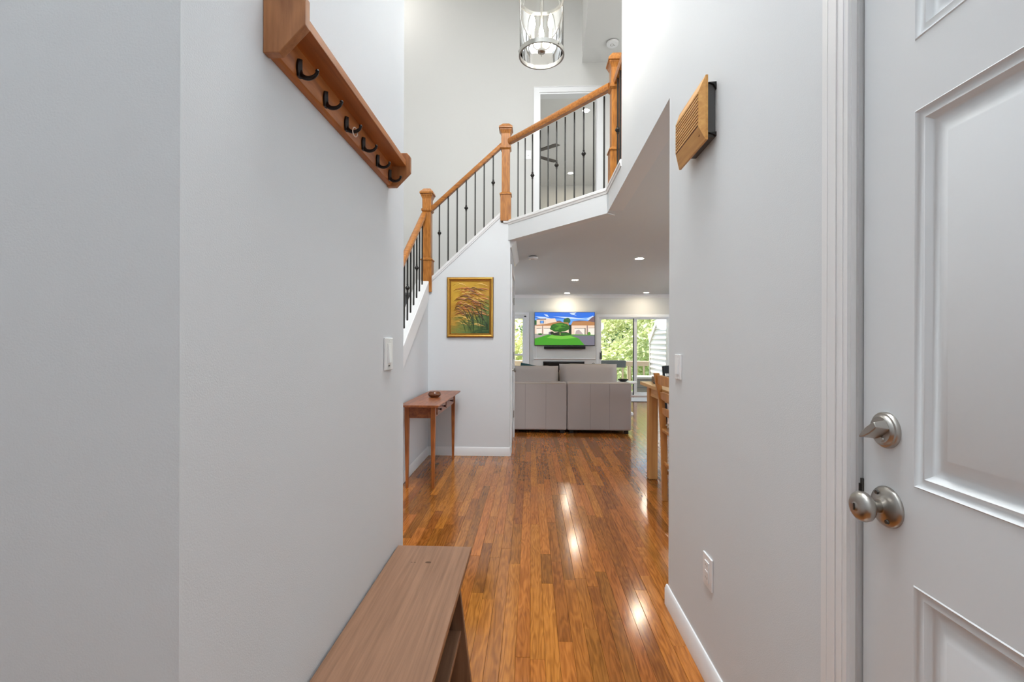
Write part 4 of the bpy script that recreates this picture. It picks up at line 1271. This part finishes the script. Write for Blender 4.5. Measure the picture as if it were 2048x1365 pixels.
# ------------------------------------------------------------------ dining set
t = thing('dining_table', (1.4, 3.4, 0), 'light maple dining table, tall and square legged, behind the wall edge', 'table')
B('tabletop', M['maple'], (1.008, 1.98, 2.45, 4.25, .832, .862), t, .003)
for lx in (1.05, 1.86):
    for ly in (2.52, 4.09):
        B('leg', M['maplev'], (lx, lx + .078, ly, ly + .078, .004, .832), t, .003)
        B('glide', M['nickeld'], (lx + .015, lx + .063, ly + .015, ly + .063, 0, .004), t)
for x0, x1, y0, y1 in ((1.062, 1.082, 2.6, 4.09), (1.90, 1.92, 2.6, 4.09), (1.128, 1.86, 2.54, 2.56), (1.128, 1.86, 4.13, 4.15)):
    B('apron', M['maple'], (x0, x1, y0, y1, .745, .832), t, .002)
t = thing('wooden_tray', (1.33, 4.13, .862), 'low grey brown wooden tray on the far end of the dining table', 'tray')
B('tray_bottom', M['tray'], (1.10, 1.62, 4.05, 4.20, .862, .870), t, .001)
for d in ((1.10, 1.62, 4.19, 4.20, .87, .915), (1.10, 1.62, 4.05, 4.06, .87, .915), (1.10, 1.11, 4.06, 4.19, .87, .915), (1.61, 1.62, 4.06, 4.19, .87, .915)):
    B('tray_side', M['tray'], d, t, .001)
t = thing('phone', (1.065, 3.95, .862), 'small black object lying on the dining table edge', 'phone')
B('phone_body', M['black'], (1.07, 1.10, 3.92, 4.04, .862, .874), t, .003)
B('screen', mat('phone_screen', S(12, 12, 14), .1, bump=.0), (1.073, 1.097, 3.926, 4.034, .8741, .8746), t)


def post_path(y_, x0=1.02):
    return [(x0 + .015, y_, 0), (x0 + .010, y_, .30), (x0 + .004, y_, .55), (x0 - .014, y_, .78), (x0 - .052, y_, .985)]


def taper_post(y_, w=.021, x0=1.02):
    pth = post_path(y_, x0); vs_ = []; fs = []
    for (x_, yy, z_), k in zip(pth, (.85, 1.0, 1.12, 1.0, .95)):
        hx, hy = w * k, .017
        vs_ += [(x_ - hx, yy - hy, z_), (x_ + hx, yy - hy, z_), (x_ + hx, yy + hy, z_), (x_ - hx, yy + hy, z_)]
    n = len(pth)
    fs = [(3, 2, 1, 0), (n * 4 - 4, n * 4 - 3, n * 4 - 2, n * 4 - 1)] + [(r_ * 4 + q, r_ * 4 + (q + 1) % 4, r_ * 4 + 4 + (q + 1) % 4, r_ * 4 + 4 + q) for r_ in range(n - 1) for q in range(4)]
    return MB().add(vs_, fs)


t = thing('dining_chair', (1.2, 3.36, 0), 'honey wood ladder back chair pulled to the maple table', 'chair')
for yy in (3.56, 3.16):
    taper_post(yy).build('rear_leg', M['mapled'], t, .003)
for yy in (3.56, 3.17):
    B('front_leg', M['mapled'], (1.385, 1.425, yy - .02, yy + .02, 0, .535), t, .003)
for z0, h_, bow in ((.905, .062, .02), (.79, .05, .02), (.675, .045, .02)):
    vs_ = []; fs = []
    for i in range(9):
        q = i / 8; yy = 3.175 + (3.545 - 3.175) * q
        xb = 1.02 - .014 - (z0 - .78) * .19 - bow * math.sin(math.pi * q)
        if z0 < .7: xb = 1.018 - bow * math.sin(math.pi * q)
        dz = .012 * math.sin(math.pi * q)
        vs_ += [(xb - .008, yy, z0), (xb + .008, yy, z0), (xb + .004, yy, z0 + h_ + dz), (xb - .012, yy, z0 + h_ + dz)]
    for i in range(8):
        for q in range(4):
            fs.append((i * 4 + q, i * 4 + (q + 1) % 4, i * 4 + 4 + (q + 1) % 4, i * 4 + 4 + q))
    fs += [(3, 2, 1, 0), (32, 33, 34, 35)]
    MB().add(vs_, fs).build('back_slat', M['mapled'], t, .003)
B('seat', M['mapled'], (1.005, 1.44, 3.13, 3.59, .535, .56), t, .006)
for d in ((1.05, 1.39, 3.548, 3.568, .20, .225), (1.05, 1.39, 3.155, 3.175, .20, .225), (1.02, 1.04, 3.18, 3.545, .28, .305)):
    B('stretcher', M['mapled'], d, t, .003)
cq = MB().pad((0, 0, 0), .195, .028, .205, 10, .4)
for i, p in enumerate(cq.v):
    cq.v[i] = (1.225 + p[0], 3.36 + p[2], .586 + p[1])
tag(cq.build('seat_cushion', M['cushion'], smooth=True, angle=80, origin=(1.225, 3.36, .56)), 'cream seat pad lying on the honey wood dining chair', 'cushion')

t = thing('dining_chair', (1.62, 4.75, 0), 'black wooden chair at the far end of the maple table', 'chair')
for lx in (1.44, 1.81):
    MB().tube([(lx - .004, 4.97, 0), (lx, 4.92, .45), (lx - .002, 4.94, .70), (lx - .012, 4.985, .965)], [.015, .019, .017, .014], 8).build('rear_leg', M['blackw'], t, smooth=True)
    MB().tube([(lx, 4.52, 0), (lx, 4.54, .45)], [.013, .018], 8).build('front_leg', M['blackw'], t, smooth=True)
B('seat', M['blackw'], (1.40, 1.85, 4.49, 4.95, .45, .485), t, .012, 3)
vs_ = []; fs = []
for i in range(9):
    q = i / 8; xx = 1.425 + .40 * q; yy = 4.985 + .035 * math.sin(math.pi * q)
    vs_ += [(xx, yy - .009, .885), (xx, yy + .009, .885), (xx, yy + .012, .965 + .012 * math.sin(math.pi * q)), (xx, yy - .006, .965 + .012 * math.sin(math.pi * q))]
for i in range(8):
    for q in range(4): fs.append((i * 4 + q, i * 4 + (q + 1) % 4, i * 4 + 4 + (q + 1) % 4, i * 4 + 4 + q))
fs += [(3, 2, 1, 0), (32, 33, 34, 35)]
MB().add(vs_, fs).build('crest_rail', M['blackw'], t, .003)
for k in range(4):
    xx = 1.50 + .083 * k
    MB().tube([(xx, 4.92, .485), (xx, 4.985 + .02, .89)], .007, 6).build('spindle', M['blackw'], t, smooth=True)

# side table and its tray beyond the sofa
t = thing('side_table', (1.60, 7.85, 0), 'white round side table just past the sofa end', 'table')
MB().lathe([(0, .555), (.20, .555), (.205, .545), (.20, .53), (.03, .52), (.025, .06), (.14, .03), (.15, 0), (0, 0)], (1.60, 7.85, 0), 'Z', 32).build('pedestal', M['trim'], t, smooth=True)
t = thing('black_dish', (1.57, 7.83, .555), 'small black dish on the white side table', 'dish')
MB().lathe([(0, .555), (.05, .555), (.085, .585), (.09, .595), (.08, .59), (.045, .563), (0, .563)], (1.57, 7.83, 0), 'Z', 24).build('dish_body', M['black'], t, smooth=True)
t = thing('door_rug', (2.75, 9.80, 0), 'pale blue grey rug on the floor before the glass door', 'rug')
B('weave', M['rug'], (1.85, 3.7, 9.47, 10.14, .0008, .010), t, .003)
B('border', M['rugd'], (1.83, 3.72, 9.44, 9.47, .0008, .009), t)

# ------------------------------------------------------------------ outdoors: deck, rail, privacy wall, planter, box
ZD = -.12
dk = MB().box(-1.5, 5.2, 10.66, 12.72, ZD - .25, ZD - .032).build('floor_deck', mat('deck_joists', S(90, 80, 66), .8, bump=.2)); struct(dk)
for k in range(14):
    y0 = 10.67 + .145 * k
    B('deck_board', M['deck'], (-1.5, 5.2, y0, y0 + .139, ZD - .032, ZD), dk)
t = thing('deck_railing', (2.0, 12.55, ZD), 'tan wooden deck railing with square balusters in front of the trees', 'railing')
B('cap_rail', M['railing'], (-1.4, 3.2, 12.46, 12.60, .685, .715), t, .003)
B('top_rail', M['railing'], (-1.4, 3.2, 12.51, 12.55, .58, .685), t)
B('bottom_rail', M['railing'], (-1.4, 3.2, 12.51, 12.55, ZD + .06, ZD + .15), t)
b0 = None
for k in range(24):
    xx = -1.3 + .190 * k
    if b0 is None:
        b0 = MB().box(-.022, .022, 12.512, 12.548, ZD + .15, .58).build('baluster', M['railing'], t, origin=(0, 0, 0)); ob = b0
    else:
        ob = b0.copy(); COL.objects.link(ob); ob.parent = t
    ob.location = Vector((xx, 0, 0)) - ORG[t.name]
for xx in (-1.4, .55, 2.64):
    B('post', M['railing'], (xx, xx + .09, 12.55, 12.64, ZD, .685), t)
# privacy wall of lap siding
pw = thing('privacy_wall', (3.3, 11.7, ZD), 'white lap sided privacy wall with sloping top beside the deck', 'wall')
y0w, y1w = 10.66, 12.55


def ztop(y_): return 1.325 + .71 * (12.532 - y_)


MB().prism([(y0w, ZD), (y1w, ZD), (y1w, ztop(y1w)), (y0w, ztop(y0w))], 'X', 3.275, 3.37).build('core', M['siding'], pw)
nb = 19; hb = .128
for k in range(nb):
    z0 = ZD + .03 + hb * k; z1 = z0 + hb
    ye = min(y1w, 12.532 - (z1 - 1.325) / .71 - .03) if z1 > ztop(y1w) - .02 else y1w
    if ye <= y0w + .05: continue
    ye2 = min(y1w, 12.532 - (z0 - 1.325) / .71 - .03) if z0 > ztop(y1w) - .02 else y1w
    vs_ = [(3.238, y0w, z0), (3.238, ye2, z0), (3.268, ye, z1), (3.268, y0w, z1), (3.276, y0w, z0), (3.276, ye2, z0), (3.276, ye, z1), (3.276, y0w, z1)]
    MB().add(vs_, [(0, 1, 2, 3), (4, 5, 6, 7), (0, 1, 5, 4), (1, 2, 6, 5), (2, 3, 7, 6), (3, 0, 4, 7)]).build('siding_board', M['siding'], pw)
MB().prism([(y1w + .03, ztop(y1w) - .14), (y1w + .03, ztop(y1w) + .02), (y0w, ztop(y0w) + .05), (y0w, ztop(y0w) - .10)], 'X', 3.215, 3.40).build('rake_board', M['siding'], pw, .003)
B('corner_board', M['siding'], (3.228, 3.40, y1w + .001, y1w + .05, ZD, ztop(y1w) - .1), pw)
t = thing('rail_planter', (2.1, 12.4, .5), 'dark slate planter box hung along the deck railing', 'planter')
MB().prism([(12.36, .545), (12.45, .545), (12.455, .735), (12.33, .735)], 'X', 1.66, 2.55).build('planter_box', M['planter'], t, .006)
B('soil', mat('potting_soil', S(58, 44, 32), 1.0, bump=.6, bscale=60), (1.69, 2.52, 12.345, 12.445, .728, .738), t)
t = thing('deck_box', (2.95, 11.7, ZD), 'grey deck storage box with pale lid outside the glass door', 'box')
B('body', M['wicker'], (2.66, 3.22, 11.55, 12.0, ZD + .0, .31), t, .01)
B('lid', M['wickerl'], (2.64, 3.235, 11.53, 12.02, .31, .36), t, .01)
B('band', M['planter'], (2.658, 3.222, 11.546, 11.55, .08, .10), t)

gd = MB().box(-40, 50, 12.75, 80, -2.7, -2.4).build('ground', M['grass']); struct(gd)


def foliage_mesh(seed, rx, ry, rz, clumps, per, size, m_, name='foliage'):
    q = random.Random(seed); mbx = MB()
    for c in range(clumps):
        a = q.uniform(0, 2 * math.pi); h_ = q.uniform(-1, 1); rr = (1 - h_ * h_) ** .5; k = q.uniform(.55, 1.0)
        cx, cy, cz = rx * rr * math.cos(a) * k, ry * rr * math.sin(a) * k, rz * h_ * k
        cr_ = q.uniform(.28, .5)
        for i in range(per):
            p = Vector((cx + q.gauss(0, cr_), cy + q.gauss(0, cr_), cz + q.gauss(0, cr_ * .6)))
            u = Vector((q.gauss(0, 1), q.gauss(0, 1), q.gauss(0, .6))).normalized()
            v = u.orthogonal().normalized(); v.rotate(Matrix.Rotation(q.uniform(0, 6.28), 3, u))
            s_ = size * q.uniform(.6, 1.3)
            mbx.add([p - u * s_, p + v * s_ * .5, p + u * s_, p - v * s_ * .5], [(0, 1, 2, 3)])
    me = bpy.data.meshes.new(name); me.from_pydata(mbx.v, [], mbx.f); me.materials.append(m_)
    return me


FM = {'l': foliage_mesh(1, 2.6, 2.2, 2.6, 110, 110, .11, M['leafl']),
      'd': foliage_mesh(2, 2.4, 2.2, 3.0, 110, 110, .10, M['leafd']),
      'o': foliage_mesh(3, 2.2, 2.0, 2.4, 100, 100, .10, M['leafo']),
      'b': foliage_mesh(4, 1.2, 1.0, .9, 36, 110, .07, M['leafd'])}


def tree(x, y, zc, kind, sc_, label, cat='tree', trunk=True, rz=0.0):
    t_ = thing('tree' if trunk else 'shrub', (x, y, -2.4), label, cat, 'trees beyond the deck' if trunk else 'shrubs beyond the deck')
    f_ = bpy.data.objects.new('foliage', FM[kind]); COL.objects.link(f_); f_.parent = t_
    f_.location = (0, 0, zc + 2.4); f_.scale = (sc_,) * 3; f_.rotation_euler = (0, 0, rz)
    f_['kind'] = 'stuff'
    MB().tube([(x, y, -2.4), (x + .06, y, -1.0), (x - .04, y, zc)], [.16 if trunk else .05, .12 if trunk else .04, .05], 8).build('trunk', M['bark'], t_, smooth=True)
    return t_


tree(3.4, 17.8, 1.0, 'l', .82, 'sunlit yellow green tree beyond the left pane of the glass door')
tree(-2.2, 17.3, .9, 'o', .90, 'tree with yellow and orange tinted leaves outside the narrow window', rz=2.5)
tree(7.4, 21.2, .5, 'd', .80, 'dark green tree behind the sloping top of the siding wall', rz=.4)
tree(3.0, 27.0, 2.8, 'd', 1.45, 'large dark tree farthest back, filling gaps behind the sunlit tree', rz=3.0)
tree(-6.6, 27.0, 2.4, 'd', 1.40, 'dark tree far back outside the narrow window', rz=1.7)
tree(12.4, 27.5, 2.4, 'o', 1.55, 'pale tree far back beyond the siding wall', rz=5.0)
tree(1.9, 14.0, -1.15, 'b', .6, 'green bush seen between the deck rail balusters', 'shrub', False)
tree(3.75, 13.9, -1.1, 'b', .55, 'green bush below the deck rail by the corner of the siding', 'shrub', False, 2.0)
